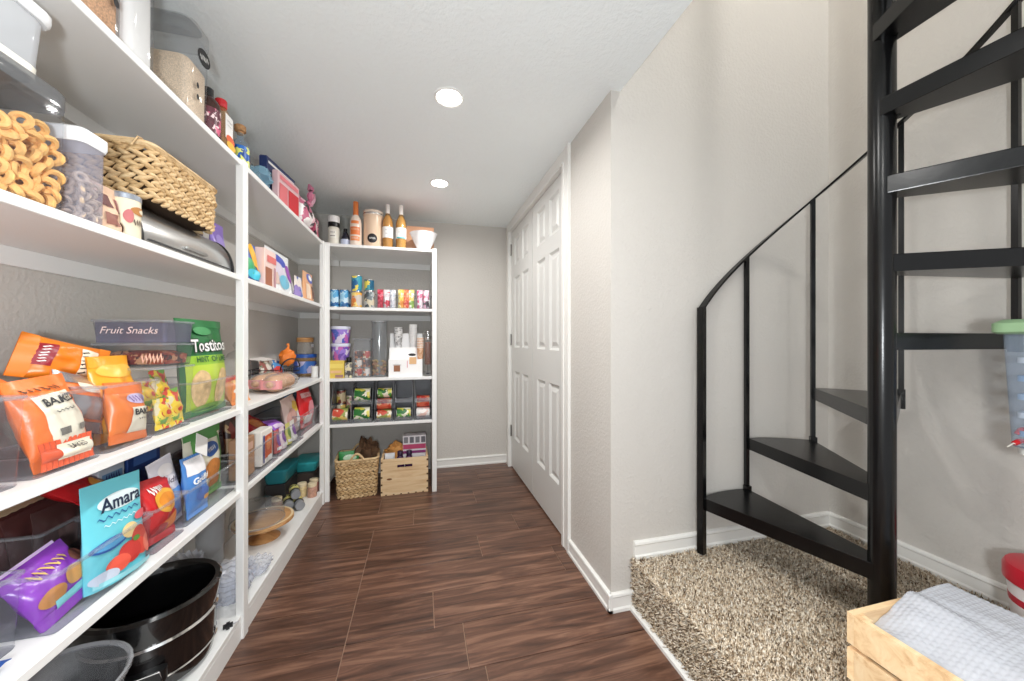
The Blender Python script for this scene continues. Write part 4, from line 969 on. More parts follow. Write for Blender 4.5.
lathe_thing('mixing_bowl', 'dark bowl nested inside the clear plastic bowl', 'bowl', (-.795, .985, z+.0095), 0, [('bowl', [(.06, 0), (.07, .004), (.095, .10), (.11, .17), (.105, .17), (.09, .10), (.06, .01)], pmat((30, 30, 34), .3), True, True)], segs=32)
def cut_glass(loc, lab, r, h, tilt=(0, 0, 0), seed=0):
    o = root('cut_glass_dish', lab, 'glass dish', loc, tilt, 'cut-glass dishes on the bottom shelf')
    rings = []; n = 28
    for i in range(9):
        t = i/8; rr = r*(.45 + .55*t**.7); zz = h*t
        rings.append([(rr*(1 + .07*(-1)**(j + i))*math.cos(2*PI*j/n), rr*(1 + .07*(-1)**(j + i))*math.sin(2*PI*j/n), zz + .004*(-1)**j*t) for j in range(n)])
    MB().loft(rings, True, False).build('dish', clearmat((226, 230, 240), .32, 1.0, (236, 240, 250)), o, False)
    return o
cut_glass((-.725, 1.62, z), 'sparkling cut-glass dish right behind the middle post', .085, .10)
cut_glass((-.72, 1.615, z+.05), 'smaller cut-glass dish nested in the dish behind the post', .075, .075)
cut_glass((-.70, 1.775, z), 'low cut-glass dish in front of the wooden cake stand', .062, .05)
cut_glass((-.868, 1.60, z), 'tall cut-glass dish beside the slow cooker', .055, .19)
o = lathe_thing('glass_vase', 'tall clear glass vase at the back behind the slow cooker', 'vase', (-.88, 1.80, z), 0, [('vase', [(.04, 0), (.045, .004), (.05, .2), (.058, .33), (.055, .33), (.047, .2), (.04, .01)], clearmat((214, 218, 222), .12))])
def cooling_rack():
    o = root('wire_rack', 'white wire rack standing on edge behind the cut glass', 'wire rack', (-.941, 1.60, z), (0, 0, S))
    WM = pmat((214, 216, 220), .3, metal=.4)
    ln = [(-.13, 0), (.13, 0), (.13, .24), (-.13, .24), (-.13, 0)]
    MB().tube([(x, -.002, q+.003) for x, q in ln], .003, 6).build('frame', WM, o)
    for i in range(1, 10): MB().tube([(-.13 + .026*i, 0, .004), (-.13 + .026*i, 0, .242)], .0015, 5).build('wire', WM, o)
cooling_rack()
def cake_stand():
    o = root('cake_stand', 'round wooden cake stand with pale rim on the bottom shelf', 'cake stand', (-.785, 2.08, z))
    WD = wood_mat('stand_wood', (150, 100, 58), (196, 146, 94), (220, 178, 126), (6, 40, 40), .45, False)
    MB().lathe([(.128, .082), (.133, .086), (.133, .098), (.128, .102)], 40).build('plate', WD, o, True)
    MB().lathe([(.1285, .102), (.131, .1035), (.120, .1035)], 40, cap0=False, cap1=False).build('rim_band', pmat((232, 206, 164), .5), o, True)
    MB().lathe([(.07, 0), (.074, .004), (.055, .014), (.022, .03), (.018, .06), (.035, .081)], 28).build('pedestal', WD, o, True)
cake_stand()
def glass_lid(loc, lab, r, h, rot):
    o = root('glass_cover', lab, 'glass cover', loc, rot)
    MB().lathe([(r, 0), (r*.99, h*.45), (r*.9, h*.75), (r*.6, h*.95), (.012, h)], 30, cap0=False).build('dome', clearmat((206, 210, 212), .10), o, True)
    MB().lathe([(r*1.03, -.002), (r*1.03, .004), (r*.98, .004)], 30, cap0=False, cap1=False).build('rim', clearmat((190, 194, 198), .2), o, True)
    MB().lathe([(.01, h-.001), (.016, h+.012), (.008, h+.022)], 12).build('knob', GLASS, o, True)
glass_lid((-.80, 2.05, z+.1055), 'large clear glass cake cover resting on the wooden stand', .115, .10, (0, 0, 0))
def grinder(loc, lab, rot, c):
    o = root('spice_grinder', lab, 'spice grinder', loc, rot, 'spice grinders lying on the bottom shelf')
    MB().lathe([(.024, 0), (.026, .003), (.026, .04), (.022, .045)], 20).build('grinder_cap', pmat((138, 140, 144), .45), o, True)
    MB().lathe([(.0275, .044), (.0275, .052)], 20).build('collar', BLACKPL, o, True)
    MB().lathe([(.0265, .052), (.027, .055), (.027, .12), (.024, .126)], 20).build('jar', pmat(c, .4, vary=.2, vscale=70), o, True)
    MB().lathe([(.0274, .066), (.0274, .105)], 20, cap0=False, cap1=False).build('jar_label', printmat([(226, 216, 120), (40, 40, 40), (236, 230, 170)], 50), o, True)
grinder((-.70, 2.36, z+.0285), 'grey-capped spice grinder lying at the shelf front', (PI/2+.0, 0, PI+.45), (200, 190, 120))
grinder((-.765, 2.375, z+.0285), 'grey-capped spice grinder lying just behind the front one', (PI/2, 0, PI+.35), (206, 196, 130))
grinder((-.735, 2.40, z+.079), 'spice grinder with black collar lying on top of the pair', (PI/2, 0, PI+.4), (190, 180, 110))
for i, (x, y, c) in enumerate(((-.69, 2.56, (196, 150, 130)), (-.755, 2.58, (222, 200, 150)), (-.70, 2.64, (150, 96, 84)), (-.83, 2.38, (140, 100, 70)))):
    o = lathe_thing('spice_jar', ['small pinkish spice jar with cream lid by the corner post', 'small cream spice jar behind the pinkish jar', 'small reddish spice jar nearest the corner post', 'small brown spice jar beside the grinders'][i], 'jar', (x, y, z), 0, [('jar_glass', [(.026, 0), (.028, .003), (.028, .06), (.024, .068)], pmat(c, .3, vary=.25, vscale=80)), ('lid', [(.027, .067), (.027, .085), (.024, .087)], pmat((228, 210, 176), .5))])
def food_box(loc, lab, w, d, h, c, rot):
    o = root('food_container', lab, 'food container', loc, rot)
    MB().rloft([(0, w-.03, d-.03, .02), (.006, w-.02, d-.02, .02), (h, w, d, .02)], k=3).build('box', pmat(c, .35), o, True)
    MB().rloft([(h, w+.008, d+.008, .022), (h+.012, w+.008, d+.008, .022), (h+.018, w-.03, d-.03, .02)], k=3).build('lid', pmat(tuple(min(255, int(q*1.08)) for q in c), .35), o, True)
food_box((-.80, 2.88, z+.0885), 'bright turquoise lidded food container near the corner post', .22, .16, .055, (62, 184, 190), S)
carton('tea_box', 'plain dark carton under the turquoise containers', 'box', (-.80, 2.88, z), S, .26, .14, .0865, pmat((70, 58, 52), .6))
carton('tea_box', 'plain black carton under the deep teal container', 'box', (-.868, 2.57, z), S, .22, .11, .13, pmat((44, 42, 44), .6))
food_box((-.868, 2.57, z+.1325), 'deep teal lidded food container on the black carton', .24, .13, .075, (36, 130, 142), S)
# ================================================================ goods on the end-wall shelves
z = BZ[0] + .0005
o = lathe_thing('seasoning_jar', 'white jar with black band at the corner of the end shelves', 'jar', (-.600, 2.735, z), 0, [('jar_body', [(.034, 0), (.037, .003), (.037, .118), (.033, .126)], pmat((232, 228, 214), .45)), ('band', [(.0375, .126), (.0375, .158)], BLACKPL), ('cap', [(.037, .158), (.038, .162), (.038, .20), (.034, .204)], INKW)])
add_decals(o, cyl(.037), [('r', 0, .075, .04, .06, pmat((244, 242, 232), .5)), ('w', 0, .085, .03, .008, INK), ('r', 0, .06, .03, .004, INK)])
o = lathe_thing('sauce_bottle', 'small dark bottle with black cap and pale label on the end shelves', 'bottle', (-.525, 2.735, z), 0, [('bottle_glass', [(.029, 0), (.031, .003), (.031, .055), (.02, .085), (.011, .10)], pmat((34, 34, 46), .15)), ('cap', [(.0125, .099), (.0125, .122), (.01, .124)], BLACKPL)])
MB().lathe([(.0315, .006), (.0315, .044)], 22, cap0=False, cap1=False).build('bottle_label', pmat((196, 204, 226), .5), o, True)
o = lathe_thing('wine_glass', 'clear stemmed wine glass behind the small dark bottle', 'glass', (-.545, 2.84, z), 0, [('bowl', [(.006, .10), (.032, .13), (.04, .18), (.034, .245), (.032, .245), (.038, .18), (.03, .135), (.004, .105)], GLASS), ('stem', [(.034, 0), (.034, .003), (.006, .008), (.005, .10)], GLASS)])
o = lathe_thing('liquor_bottle', 'frosted white bottle with orange neck wrap and orange label', 'bottle', (-.456, 2.73, z), 0, [('bottle_glass', [(.036, 0), (.039, .004), (.039, .165), (.034, .195), (.018, .222), (.0155, .24)], pmat((240, 222, 206), .25)), ('neck_wrap', [(.0185, .222), (.0175, .24), (.0175, .315), (.0155, .318)], pmat((232, 130, 66), .4))])
add_decals(o, cyl(.039), [('r', 0, .105, .062, .055, pmat((226, 122, 62), .4)), ('r', 0, .05, .06, .03, pmat((232, 146, 92), .4)), ('w', 0, .115, .05, .012, pmat((246, 220, 190), .4)), ('r', 0, .165, .05, .02, pmat((230, 132, 70), .4)), ('w', 0, .052, .045, .008, INKW)])
o = lathe_thing('flour_canister', 'cream enamel canister with round black badge on the end shelves', 'canister', (-.342, 2.76, z), 0, [('canister_body', [(.064, 0), (.067, .004), (.067, .232)], pmat((232, 204, 176), .3)), ('lid', [(.069, .23), (.07, .235), (.07, .262), (.064, .268)], pmat((222, 206, 190), .35)), ('lid_ring', [(.0705, .238), (.072, .242), (.0705, .246)], STEEL, False, False)], segs=30)
add_decals(o, cyl(.067), [('e', .0, .06, .033, .033, INK), ('w', .0, .06, .04, .012, INKW)])
o = lathe_thing('storage_jar', 'red-capped jar standing behind the wine bottles', 'jar', (-.262, 2.86, z), 0, [('jar_glass', [(.036, 0), (.038, .004), (.038, .19), (.03, .205)], pmat((206, 160, 120), .4)), ('cap', [(.032, .204), (.032, .24), (.029, .243)], pmat((190, 60, 52), .4))])
def wine(x, lab, c, lab2):
    o = lathe_thing('wine_bottle', lab, 'bottle', (x, 2.725, z), 0, [('bottle_glass', [(.034, 0), (.0365, .004), (.0365, .185), (.031, .21), (.0155, .245), (.0135, .26)], clearmat(c, .18, 1.0, (196, 150, 90))), ('wine', [(.031, .005), (.0335, .008), (.0335, .184), (.028, .208), (.014, .236)], pmat((222, 186, 128), .25)), ('capsule', [(.0155, .25), (.0148, .26), (.0148, .315), (.013, .318)], pmat((238, 232, 226), .4)), ('bottle_label', [(.037, .07), (.037, .15)], INKW, False, False)])
    add_decals(o, cyl(.0372), lab2)
wine(-.240, 'blush wine bottle with plain white label and white capsule', (226, 190, 140), [('w', 0, .125, .03, .006, pmat((150, 140, 140), .5)), ('r', 0, .1, .03, .003, pmat((170, 170, 170), .5))])
wine(-.148, 'pale wine bottle with white label striped turquoise below', (232, 206, 150), [('r', 0, .076, .06, .010, pmat((100, 190, 196), .5)), ('r', 0, .115, .03, .003, pmat((120, 160, 120), .5)), ('w', 0, .13, .03, .006, pmat((110, 110, 110), .5))])
carton('cardboard_box', 'brown cardboard box behind the white bowl', 'box', (-.02, 2.925, z), 0, .22, .14, .215, pmat((206, 156, 122), .7, vary=.06, vscale=20))
o = lathe_thing('serving_bowl', 'white flared bowl of pink and white sachets on the end shelves', 'bowl', (.012, 2.745, z), 0, [('bowl', [(.038, 0), (.042, .004), (.075, .07), (.098, .125), (.101, .128), (.096, .128), (.07, .075), (.03, .012)], pmat((240, 238, 240), .25))], segs=36)
rnd = random.Random(4)
for i in range(9):
    a = i*2.4; rr = .02 + .045*rnd.random()
    bag('sachet', 'small pink and white sachet heaped in the white bowl', 'sachet', (.012 + rr*math.cos(a), 2.745 + rr*math.sin(a), z+.106+.006*(i % 3)), (rnd.uniform(-1.4, -1.1), rnd.uniform(-.3, .3), a), .05, .035, .01, pmat([(232, 150, 170), (246, 240, 240), (220, 110, 140)][i % 3], .5), group='sachets in the white bowl', seed=80+i)

# ---- second end shelf: drink cans, tins and pouches
z = BZ[1] + .0005
BLUECAN = printmat([(86, 160, 206), (60, 130, 186), (150, 200, 226), (40, 96, 150), (196, 222, 236)], 34)
for i, (x, y) in enumerate(((-.590, 2.715), (-.528, 2.715), (-.590, 2.785), (-.528, 2.785))):
    can('drink_can', ['slim blue drink can in the front row beside the corner post', 'slim blue drink can in the front row beside the orange tin', 'slim blue drink can in the back row beside the corner post', 'slim blue drink can in the back row behind the orange tin'][i], (x, y, z), .4*i, .029, .125, BLUECAN, 'blue drink cans')
can('food_tin', 'orange and yellow food tin under the blue tin', (-.447, 2.715, z), 0, .037, .11, printmat([(236, 176, 70), (226, 130, 60), (240, 214, 130), (200, 190, 180)], 28))
can('food_tin', 'blue and yellow food tin stacked on the orange tin', (-.447, 2.715, z+.1105), 0, .036, .115, printmat([(50, 130, 180), (36, 100, 150), (230, 210, 90), (60, 150, 170)], 24))
can('food_tin', 'grey printed food tin beside the orange tin', (-.365, 2.715, z), 0, .036, .12, printmat([(110, 120, 124), (180, 186, 186), (70, 80, 86), (206, 196, 170)], 36))
can('food_tin', 'small teal and yellow tin stacked on the grey tin', (-.365, 2.715, z+.1205), 0, .034, .08, printmat([(40, 120, 140), (226, 206, 90), (60, 150, 160), (30, 90, 120)], 26))
GP = 'clear pouch holders on the second end shelf'
clear_bin('pouch_holder', 'clear holder of red and white drink pouches', (-.255, 2.80, z), 0, .135, .20, .10, group=GP)
clear_bin('pouch_holder', 'clear holder of orange and yellow drink pouches', (-.115, 2.80, z), 0, .125, .20, .10, group=GP)
clear_bin('pouch_holder', 'clear holder of pink and white drink pouches', (.012, 2.80, z), 0, .11, .20, .10, group=GP)
def pouches(xs, cols, labs, h=.135):
    for x, c, l in zip(xs, cols, labs):
        bag('drink_pouch', l, 'pouch', (x, 2.745, z+.006), (-.05, 0, 0), .042, h, .05, printmat(c, 38), stand=True, seed=int(x*100) + 90)
pouches((-.293, -.250, -.207), ([(196, 40, 66), (226, 90, 110), (180, 30, 56)], [(236, 230, 230), (226, 206, 210), (206, 60, 80)], [(232, 232, 236), (190, 196, 206), (220, 220, 226)]), ('crimson drink pouch in the first clear holder', 'white and red drink pouch in the first clear holder', 'white drink pouch at the end of the first clear holder'))
pouches((-.150, -.113, -.076), ([(236, 206, 90), (240, 226, 160), (226, 150, 60)], [(226, 110, 66), (240, 160, 110), (214, 80, 60)], [(240, 210, 110), (236, 240, 220), (140, 180, 80)]), ('yellow drink pouch in the middle clear holder', 'orange drink pouch in the middle clear holder', 'pale yellow drink pouch in the middle clear holder'), .14)
pouches((-.016, .030), ([(232, 200, 214), (214, 90, 130), (244, 236, 240)], [(236, 226, 234), (206, 70, 110), (230, 180, 200), (60, 50, 60)]), ('pink drink pouch in the last clear holder', 'pink and white drink pouch next to the side panel'), .14)

# ---- third end shelf
z = BZ[2] + .0005
PURPRINT = printmat([(120, 90, 190), (206, 110, 190), (230, 220, 240), (90, 110, 200), (160, 130, 220)], 34)
for i, lab in enumerate(('purple patterned paper tub with white lid, lower of the pair', 'purple patterned paper tub with white lid, topmost of the pair')):
    lathe_thing('paper_tub', lab, 'tub', (-.560, 2.76, z + .122 + i*.1205), i*1.3, [('tub_body', [(.052, 0), (.054, .002), (.062, .098)], PURPRINT), ('lid', [(.065, .097), (.066, .10), (.066, .114), (.062, .118)], pmat((222, 224, 240), .4))], 'purple paper tubs', 28)
carton('snack_box', 'yellow carton under the purple paper tubs', 'box', (-.575, 2.76, z), 0, .10, .15, .1215, pmat((230, 200, 90), .45), [('r', .0, .085, .09, .03, pmat((240, 216, 110), .4)), ('r', .0, .045, .07, .018, pmat((236, 190, 140), .4)), ('r', .02, .015, .05, .02, pmat((170, 130, 120), .4))])
carton('snack_box', 'small grey and cream carton beside the yellow carton', 'box', (-.50, 2.725, z), 0, .045, .06, .105, printmat([(226, 216, 180), (120, 116, 110), (190, 186, 180), (80, 76, 76)], 40))
lathe_thing('sauce_bottle', 'black-capped small jar on the grey carton', 'jar', (-.50, 2.725, z+.107), 0, [('jar_body', [(.016, 0), (.017, .002), (.017, .02)], BLACKPL), ('cap', [(.0175, .02), (.0175, .034), (.015, .036)], BLACKPL)])
o = root('can_dispenser', 'clear tall dispenser of colourful snack cups on the third end shelf', 'dispenser', (-.415, 2.80, z))
MB().rloft([(0, .12, .20, .01), (.004, .122, .20, .01), (.19, .122, .20, .01), (.225, .105, .18, .01), (.27, .10, .17, .01)], k=2, cap1=False).build('dispenser_body', CLEARH, o)
MB().rloft([(.268, .13, .19, .01), (.276, .13, .19, .01)], k=2).build('lid', clearmat((150, 152, 156), .2), o)
cupc = [[(226, 140, 70), (240, 220, 190), (190, 60, 50)], [(60, 160, 180), (230, 150, 90), (240, 230, 220)], [(120, 60, 50), (200, 120, 80), (70, 40, 40)]]
for k in range(3):
    for i in range(2):
        can('snack_cup', 'colourful snack cup stacked inside the clear dispenser', (-.4425 + .055*i, 2.755, z + .006 + .062*k), 0, .0265, .06, printmat(cupc[(k + i) % 3], 40), 'snack cups in the dispenser')
o = root('nut_jar', 'tall clear cylinder jar with nuts in its base', 'jar', (-.300, 2.745, z))
MB().lathe([(.048, 0), (.052, .004), (.052, .40)], 28, cap1=False).lathe([(.049, .40), (.049, .006)], 28, cap0=False, cap1=False).build('jar_glass', clearmat((222, 226, 228), .06), o, True)
MB().lathe([(.0525, .395), (.0535, .398), (.0535, .403), (.048, .403)], 28, cap0=False, cap1=False).build('rim', clearmat((200, 204, 208), .3), o, True)
rnd = random.Random(8)
for i in range(46):
    a = rnd.uniform(0, 2*PI); rr = .040*math.sqrt(rnd.random()) if i < 16 else .040; zz = .012 + (i % 9)*.0125
    mb = MB(); mb.ellipsoid((0, 0, 0), (.0125, .0085, .0085), None, 8, 5)
    tag(mb.build('nut', pmat((206, 150 + (i % 3)*10, 104 + (i % 4)*8), .6), None, True, (-.300 + rr*math.cos(a), 2.745 + rr*math.sin(a), z + .012 + zz*.9), (rnd.uniform(0, 3), rnd.uniform(0, 3), 0)), 'tan nut heaped in the base of the tall clear jar', 'nut', 'nuts in the tall jar')
def organizer():
    o = root('cup_organizer', 'white stepped coffee cup organizer on the third end shelf', 'organizer', (-.115, 2.80, z))
    W = .235
    for y0, y1, h in ((-.10, -.035, .125), (-.035, .03, .21), (.03, .10, .315)):
        m = MB().box(-W/2, W/2, y0, y0+.006, .004, h).box(-W/2, -W/2+.006, y0+.006, y1, .004, h).box(W/2-.006, W/2, y0+.006, y1, .004, h).box(-.003, .003, y0+.006, y1, .004, h-.02)
        m.box(-W/2+.006, W/2-.006, y0+.006, y1, max(.004, h-.006) if h < .3 else .2, h if h < .3 else .205)
        m.build('tier', pmat((244, 243, 242), .35), o)
    MB().box(-W/2, W/2, -.1, .1, 0, .004).build('base', pmat((244, 243, 242), .35), o)
    MB().box(-W/2, W/2, .1, .106, 0, .315).build('back_panel', pmat((244, 243, 242), .35), o)
    s = flat(-.1)
    add_decals(o, s, [('e', -.06, .085, .030, .008, pmat((206, 204, 200), .4)), ('r', -.06, .06, .044, .045, pmat((150, 98, 66), .5)), ('r', .05, .115, .05, .05, pmat((226, 180, 130), .5)), ('e', .045, .158, .026, .010, INK), ('r', .012, .09, .004, .05, pmat((214, 120, 140), .5))])
organizer()
def cup_stack(x, y, zz, lab, cols, n, r, scale=60, dz=.012):
    m = printmat(cols, scale)
    for i in range(n):
        q = lathe_thing('paper_cup', lab, 'cup', (x, y, zz + i*dz), i*.7, [('cup', [(r*.76, 0), (r*.78, .002), (r, .085), (r*.97, .085), (r*.75, .003)], m), ('rolled_rim', [(r*.98, .083), (r*1.05, .085), (r*1.03, .088), (r*.97, .087)], INKW, False, False)], lab.replace('paper cup in', 'cups in'), 20)
cup_stack(-.172, 2.7965, z+.2105, 'grey lattice paper cup in the organizer stack', [(190, 190, 190), (226, 226, 226), (150, 150, 150), (240, 240, 240)], 6, .0305, 70)
cup_stack(-.065, 2.7965, z+.2105, 'plain white paper cup in the tall organizer stack', [(240, 240, 240), (232, 232, 232)], 8, .0305)
cup_stack(-.012, 2.735, z+.1255, 'tan patterned paper cup in the organizer stack', [(220, 170, 130), (240, 206, 176), (206, 150, 110)], 7, .026, 80)
o = lathe_thing('syrup_dispenser', 'amber syrup dispenser with chrome pump beside the side panel', 'dispenser', (.042, 2.715, z), 0, [('dispenser_glass', [(.024, 0), (.026, .003), (.026, .25), (.016, .268)], clearmat((236, 232, 226), .08)), ('syrup', [(.021, .085), (.0235, .09), (.0235, .245), (.018, .25)], pmat((120, 62, 30), .3)), ('collar', [(.018, .266), (.019, .27), (.019, .288), (.008, .292)], CHROME), ('pump_head', [(.005, .29), (.005, .315), (.012, .318), (.012, .33), (.006, .336)], CHROME), ('plunger', [(.0025, .01), (.0025, .27)], BLACKPL), ('foot', [(.012, .012), (.012, .02)], BLACKPL)])
MB().tube([(0, 0, .324), (-.02, -.012, .322), (-.034, -.02, .312)], .0035, 8).build('spout', CHROME, o, True)

# ---- fourth end shelf: can racks
z = BZ[3] + .0005
def rack(x, w, lab, tiers=2):
    o = root('can_rack', lab, 'can rack', (x, 2.80, z), 0, 'clear can racks on the fourth end shelf')
    for sg in (-1, 1):
        P = [(-.12, .0), (.12, .0), (.12, .27), (-.04, .27), (-.12, .10)]
        MB().loft([[(sg*(w/2) + t, y, q) for y, q in P] for t in (-.0015, .0015)]).build('side_plate', clearmat((205, 208, 214), .06), o)
        MB().tube([(sg*(w/2), -.12, 0), (sg*(w/2), -.12, .10), (sg*(w/2), -.04, .27), (sg*(w/2), .12, .27)], .0022, 5).build('edge_bead', clearmat((120, 122, 130), .2), o)
    for k in range(tiers):
        MB().box(-w/2+.002, w/2-.002, -.118, .118, .002 + .13*k, .005 + .13*k).build('ramp', clearmat((190, 193, 200), .08), o)
        MB().box(-w/2+.002, w/2-.002, -.12, -.117, .002 + .13*k, .03 + .13*k).build('front_stop', clearmat((170, 174, 182), .12), o)
    MB().box(-w/2+.002, w/2-.002, .117, .12, .005, .27).build('back_plate', clearmat((190, 193, 200), .1), o)
    return o
def lying_can(x, y, zz, r, L, cols, lab, grp):
    return can('food_can', lab, (x - L/2, y, zz + r), (0, PI/2, 0), r, L, printmat(cols, 30), grp)
VEG = [(60, 140, 60), (40, 110, 50), (220, 210, 90), (120, 176, 80), (236, 232, 210)]
CORN = [(230, 200, 110), (200, 80, 60), (236, 226, 200), (150, 160, 80)]
TOM = [(206, 70, 50), (190, 50, 44), (236, 180, 140), (226, 110, 80)]
rack(-.410, .135, 'clear two-tier rack of green vegetable cans')
rack(-.262, .122, 'clear rack with three mixed vegetable cans')
rack(-.128, .122, 'clear rack nearly empty but for one low green can')
rack(.008, .118, 'clear rack with a red can above a white can')
lying_can(-.410, 2.728, z+.0055, .050, .112, VEG, 'green vegetable can on the lower tier of its rack', 'cans lying in racks')
lying_can(-.410, 2.745, z+.1355, .050, .112, VEG, 'green vegetable can on the upper tier of its rack', 'cans lying in racks')
lying_can(-.262, 2.722, z+.0055, .038, .105, CORN, 'corn can lowest in the rack of mixed cans', 'cans lying in racks')
lying_can(-.262, 2.725, z+.0835, .038, .105, TOM, 'tomato can in the middle of the rack of mixed cans', 'cans lying in racks')
lying_can(-.262, 2.765, z+.1585, .036, .105, VEG, 'green can at the top of the rack of mixed cans', 'cans lying in racks')
lying_can(-.128, 2.722, z+.0055, .041, .105, VEG, 'single green can at the bottom of the near-empty rack', 'cans lying in racks')
lying_can(.008, 2.722, z+.0055, .040, .10, [(236, 232, 228), (220, 216, 212), (226, 190, 180)], 'white can at the bottom of the last rack', 'cans lying in racks')
lying_can(.008, 2.735, z+.0860, .042, .10, TOM, 'red tomato can above the white can', 'cans lying in racks')
rack(-.543, .13, 'clear rack of assorted cans beside the corner post', 1)
lying_can(-.55, 2.722, z+.0055, .048, .105, CORN, 'cream and red can lying low in the corner rack', 'assorted cans in the corner rack')
can('food_can', 'yellow and red can standing at the back of the corner rack', (-.574, 2.845, z+.0055), 0, .032, .11, printmat(CORN, 30), 'assorted cans in the corner rack')
can('food_can', 'brown and yellow can stacked highest in the corner rack', (-.574, 2.845, z+.116), 0, .032, .10, printmat([(150, 80, 60), (226, 200, 100), (120, 60, 50), (230, 210, 170)], 30), 'assorted cans in the corner rack')
can('food_can', 'small pink and green can beside the tall stack in the corner rack', (-.511, 2.84, z+.0055), 0, .027, .17, printmat([(206, 150, 140), (130, 150, 90), (240, 226, 200)], 34), 'assorted cans in the corner rack')

# ---- on the floor under the end shelves
braid_basket('wicker_basket', 'square wicker basket with loop handle on the floor', (-.452, 2.80, .0005), .10, .285, .26, .265, 9, SEAGRASS, .90, handles=True, scale=1.15)
bag('snack_bag', 'green and white snack bag standing in the wicker basket', 'bag', (-.50, 2.755, .02), (-.1, 0, .1), .15, .285, .06, pmat((60, 150, 80), .4), [('e', 0, .24, .045, .022, pmat((196, 226, 190), .4)), ('w', 0, .255, .06, .012, INKW)], seed=100)
mb = MB(); crumple(mb, (0, 0, .24), (.075, .085, .10), 3.3, .6); tag(mb.build('paper_bag', pmat((92, 66, 44), .8, vary=.25, vscale=24), None, True, (-.40, 2.83, .02)), 'crumpled dark brown paper bag filling the wicker basket', 'bag')
def floor_crate():
    w, d, h, t = .325, .27, .255, .014
    o = root('wooden_crate', 'pine crate with a slotted handle standing under the end shelves', 'crate', (-.122, 2.805, .0005), .02)
    hz0, hz1, hw = .19, .212, .052
    f = MB(); n = 12
    f.box(-w/2, w/2, -t/2, t/2, 0, hz0).box(-w/2, w/2, -t/2, t/2, hz1, h).box(-w/2, -hw, -t/2, t/2, hz0, hz1).box(hw, w/2, -t/2, t/2, hz0, hz1)
    f.build('front_panel', PINE, o, loc=(0, -d/2+t/2, 0))
    MB().box(-w/2, w/2, -t/2, t/2, 0, h).build('back_panel', PINE, o, loc=(0, d/2-t/2, 0))
    for sg in (-1, 1): MB().box(-t/2, t/2, -d/2+t+.0003, d/2-t-.0003, 0, h).build('side_panel', PINE, o, loc=(sg*(w/2-t/2), 0, 0))
    for sg in (-1, 1):
        for k in range(5): MB().box(-.006, .006, -.0008, .003, 0, .012).build('finger_joint', pmat((92, 62, 38), .8), o, loc=(sg*(w/2-.005), -d/2-.0002, .02 + k*.052))
    for k in range(6): MB().box(-.006, .006, -.0008, .003, 0, .006).build('finger_joint', pmat((84, 56, 36), .8), o, loc=(-w/2+.035 + k*.051, -d/2-.0002, .0015))
    MB().box(-w/2+t, w/2-t, -d/2+t, d/2-t, .004, .012).build('bottom_panel', PINE, o)
    decal(o, flat(-d/2), 'ellipse', -.105, .115, .018, .007, pmat((128, 82, 48), .6), name='wood_knot')
floor_crate()
zf = .0135
for x, lab in ((-.155, 'dark purple bottle standing in the pine crate near its handle'), (-.092, 'dark purple bottle standing in the pine crate, right of the other')):
    lathe_thing('juice_bottle', lab, 'bottle', (x, 2.735, zf), 0, [('bottle_body', [(.026, 0), (.029, .004), (.029, .2), (.022, .235), (.015, .245)], pmat((70, 34, 78), .25)), ('cap', [(.019, .244), (.0195, .248), (.0195, .275), (.017, .278)], pmat((44, 24, 56), .35))])
mb = MB(); crumple(mb, (0, 0, .24), (.07, .06, .075), 5.5, .5); tag(mb.build('paper_bag', pmat((206, 146, 80), .7, vary=.15, vscale=24), None, True, (-.19, 2.845, zf)), 'crumpled orange-brown paper bag rising from the pine crate', 'bag')
carton('juice_carton', 'white and magenta printed multipack carton standing in the pine crate', 'box', (-.055, 2.85, zf), 0, .17, .09, .365, pmat((236, 232, 236), .4), [('r', -.062, .335, .03, .045, pmat((130, 130, 136), .5)), ('r', -.02, .335, .03, .045, pmat((110, 110, 118), .5)), ('r', .022, .335, .03, .045, pmat((130, 130, 136), .5)), ('r', .064, .335, .03, .045, pmat((110, 110, 118), .5)), ('r', 0, .285, .165, .035, pmat((190, 70, 110), .4)), ('r', 0, .245, .165, .02, pmat((140, 60, 120), .4))])
bag('napkin_pack', 'white paper packet standing at the front of the pine crate', 'packet', (-.228, 2.745, zf), (-.05, 0, .1), .07, .262, .03, pmat((228, 228, 230), .6), seed=101)

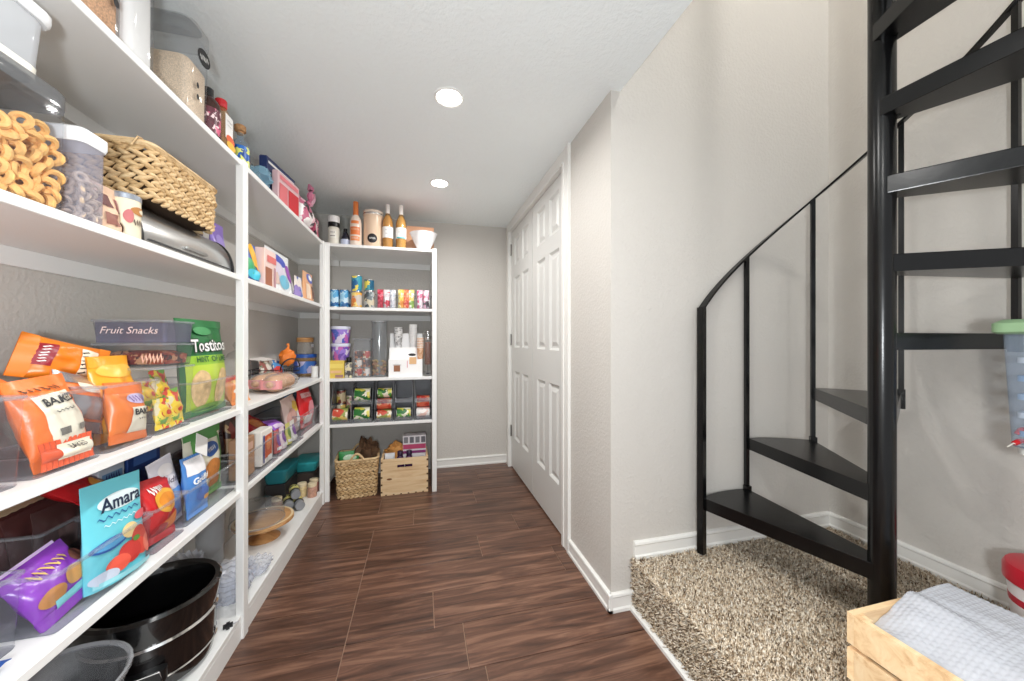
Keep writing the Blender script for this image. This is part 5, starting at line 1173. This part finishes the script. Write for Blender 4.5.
# ================================================================ beside the spiral stair
cz = ZP + .002
o = crate('wooden_crate', 'pale slatted pine crate of bubble wrap on the carpet landing', (1.145, .405, cz), 0, .31, .46, .243, 3, PINE, .014)
def bubble_sheet():
    X0, X1, D, n, m = -.135, .205, .43, 130, 170; mb = MB()
    W = X1 - X0
    def sm(t): t = max(0.0, min(1.0, t)); return t*t*(3 - 2*t)
    for j in range(m + 1):
        for i in range(n + 1):
            x, y = X0 + W*i/n, -D/2 + D*j/m
            zz = .204 + .062*sm((x + .135)/.17) - .06*sm((x - .168)/.045)
            zz += (.012*noise.noise(Vector((x*9, y*9, 2))) + .007*noise.noise(Vector((x*26, y*20, 5))))*(1 - .8*sm((x - .06)/.07))
            row = round(y/.0105); px = x/.012 + (.5 if row % 2 else 0); py = y/.0105
            q = ((px - round(px))/.45)**2 + ((py - row)/.45)**2
            zz += .0018*math.sqrt(max(0, 1 - q))
            mb.v.append((x, y, zz))
    for j in range(m):
        for i in range(n): a = j*(n+1) + i; mb.f.append((a, a+1, a+n+2, a+n+1))
    k = len(mb.v); N = (n+1)*(m+1)
    for q in range(N): x, y, zz = mb.v[q]; mb.v.append((x, y, zz - .014))
    for j in range(0, m):
        for i in range(n): a = k + j*(n+1) + i; mb.f.append((a, a+n+1, a+n+2, a+1))
    edge = [i for i in range(n+1)] + [(j)*(n+1) + n for j in range(1, m+1)] + [m*(n+1) + i for i in range(n-1, -1, -1)] + [j*(n+1) for j in range(m-1, 0, -1)]
    L = len(edge)
    for q in range(L): mb.f.append((edge[(q+1) % L], edge[q], k+edge[q], k+edge[(q+1) % L]))
    ob = mb.build('bubble_wrap', pmat((184, 186, 193), .2, spec=.7), None, True, (1.148, .405, cz))
    tag(ob, 'thick sheet of bubble wrap folded over the edge of the slatted crate', 'bubble wrap')
bubble_sheet()
o = root('lidded_bucket', 'white bucket with thick red lid beside the slatted crate', 'bucket', (1.725, .575, cz))
MB().lathe([(.085, 0), (.09, .004), (.105, .20)], 32).build('bucket_body', pmat((238, 232, 232), .35), o, True)
for q in (.08, .14): MB().lathe([(.0985 + (q-.1)*.066, q), (.0995 + (q-.1)*.066, q+.02)], 32, cap0=False, cap1=False).build('stripe', pmat((196, 40, 60), .4), o, True)
MB().lathe([(.108, .197), (.112, .201), (.112, .237), (.107, .247), (.09, .251)], 32).build('lid', pmat((190, 24, 44), .3), o, True)
o = root('side_table', 'small white pedestal table against the stair wall', 'table', (1.735, .41, cz))
MB().rloft([(.578, .322, .412, .05), (.582, .33, .42, .05), (.597, .33, .42, .05), (.601, .322, .412, .05)], k=5).build('table_top', WHITE, o, True)
MB().lathe([(.022, .01), (.02, .3), (.03, .5775)], 20).build('pedestal', WHITE, o, True)
MB().lathe([(.06, 0), (.06, .008), (.024, .014)], 30).build('foot', WHITE, o, True)
ztab = cz + .6015
o = root('lidded_container', 'clear container with soft green lid on the white table', 'container', (1.668, .545, ztab), .0)
MB().rloft([(0, .19, .15, .02), (.004, .194, .154, .02), (.312, .216, .176, .02)], k=4, cap1=False).build('container', clearmat((214, 224, 236), .22, .9, (196, 212, 232)), o, True)
MB().rloft([(.309, .235, .195, .03), (.315, .252, .212, .034), (.339, .252, .212, .034), (.349, .225, .185, .03)], k=5).build('lid', pmat((150, 184, 142), .5), o, True)
for q in range(5): MB().rloft([(.03 + .05*q, .18, .14, .02), (.045 + .05*q, .18, .14, .02)], k=3).build('folded_cloth', pmat([(150, 180, 214), (232, 234, 238), (176, 200, 226)][q % 3], .8), o, True)
o = root('chili_garland', 'string of red chili ornaments hanging over the table edge', 'garland', (1.572, .608, ztab), 0)
MB().tube([(-.03, .004, .002), (-.012, .0, .012), (.006, -.004, .006), (.03, -.01, .004)], .0016, 6).build('cord', pmat((232, 226, 214), .6), o, True)
for i, (x, y, q, a) in enumerate(((-.006, .002, .010, .3), (.006, -.006, .018, -.4), (.012, .004, .034, .9))):
    MB().tube([(x, y, q), (x+.012*math.cos(a), y-.006, q+.004+.012*math.sin(a)), (x+.03*math.cos(a), y-.01, q+.02*math.sin(a)+.004)], [.006, .0075, .002], 8).build('chili', pmat((196, 34, 38), .25), o, True)
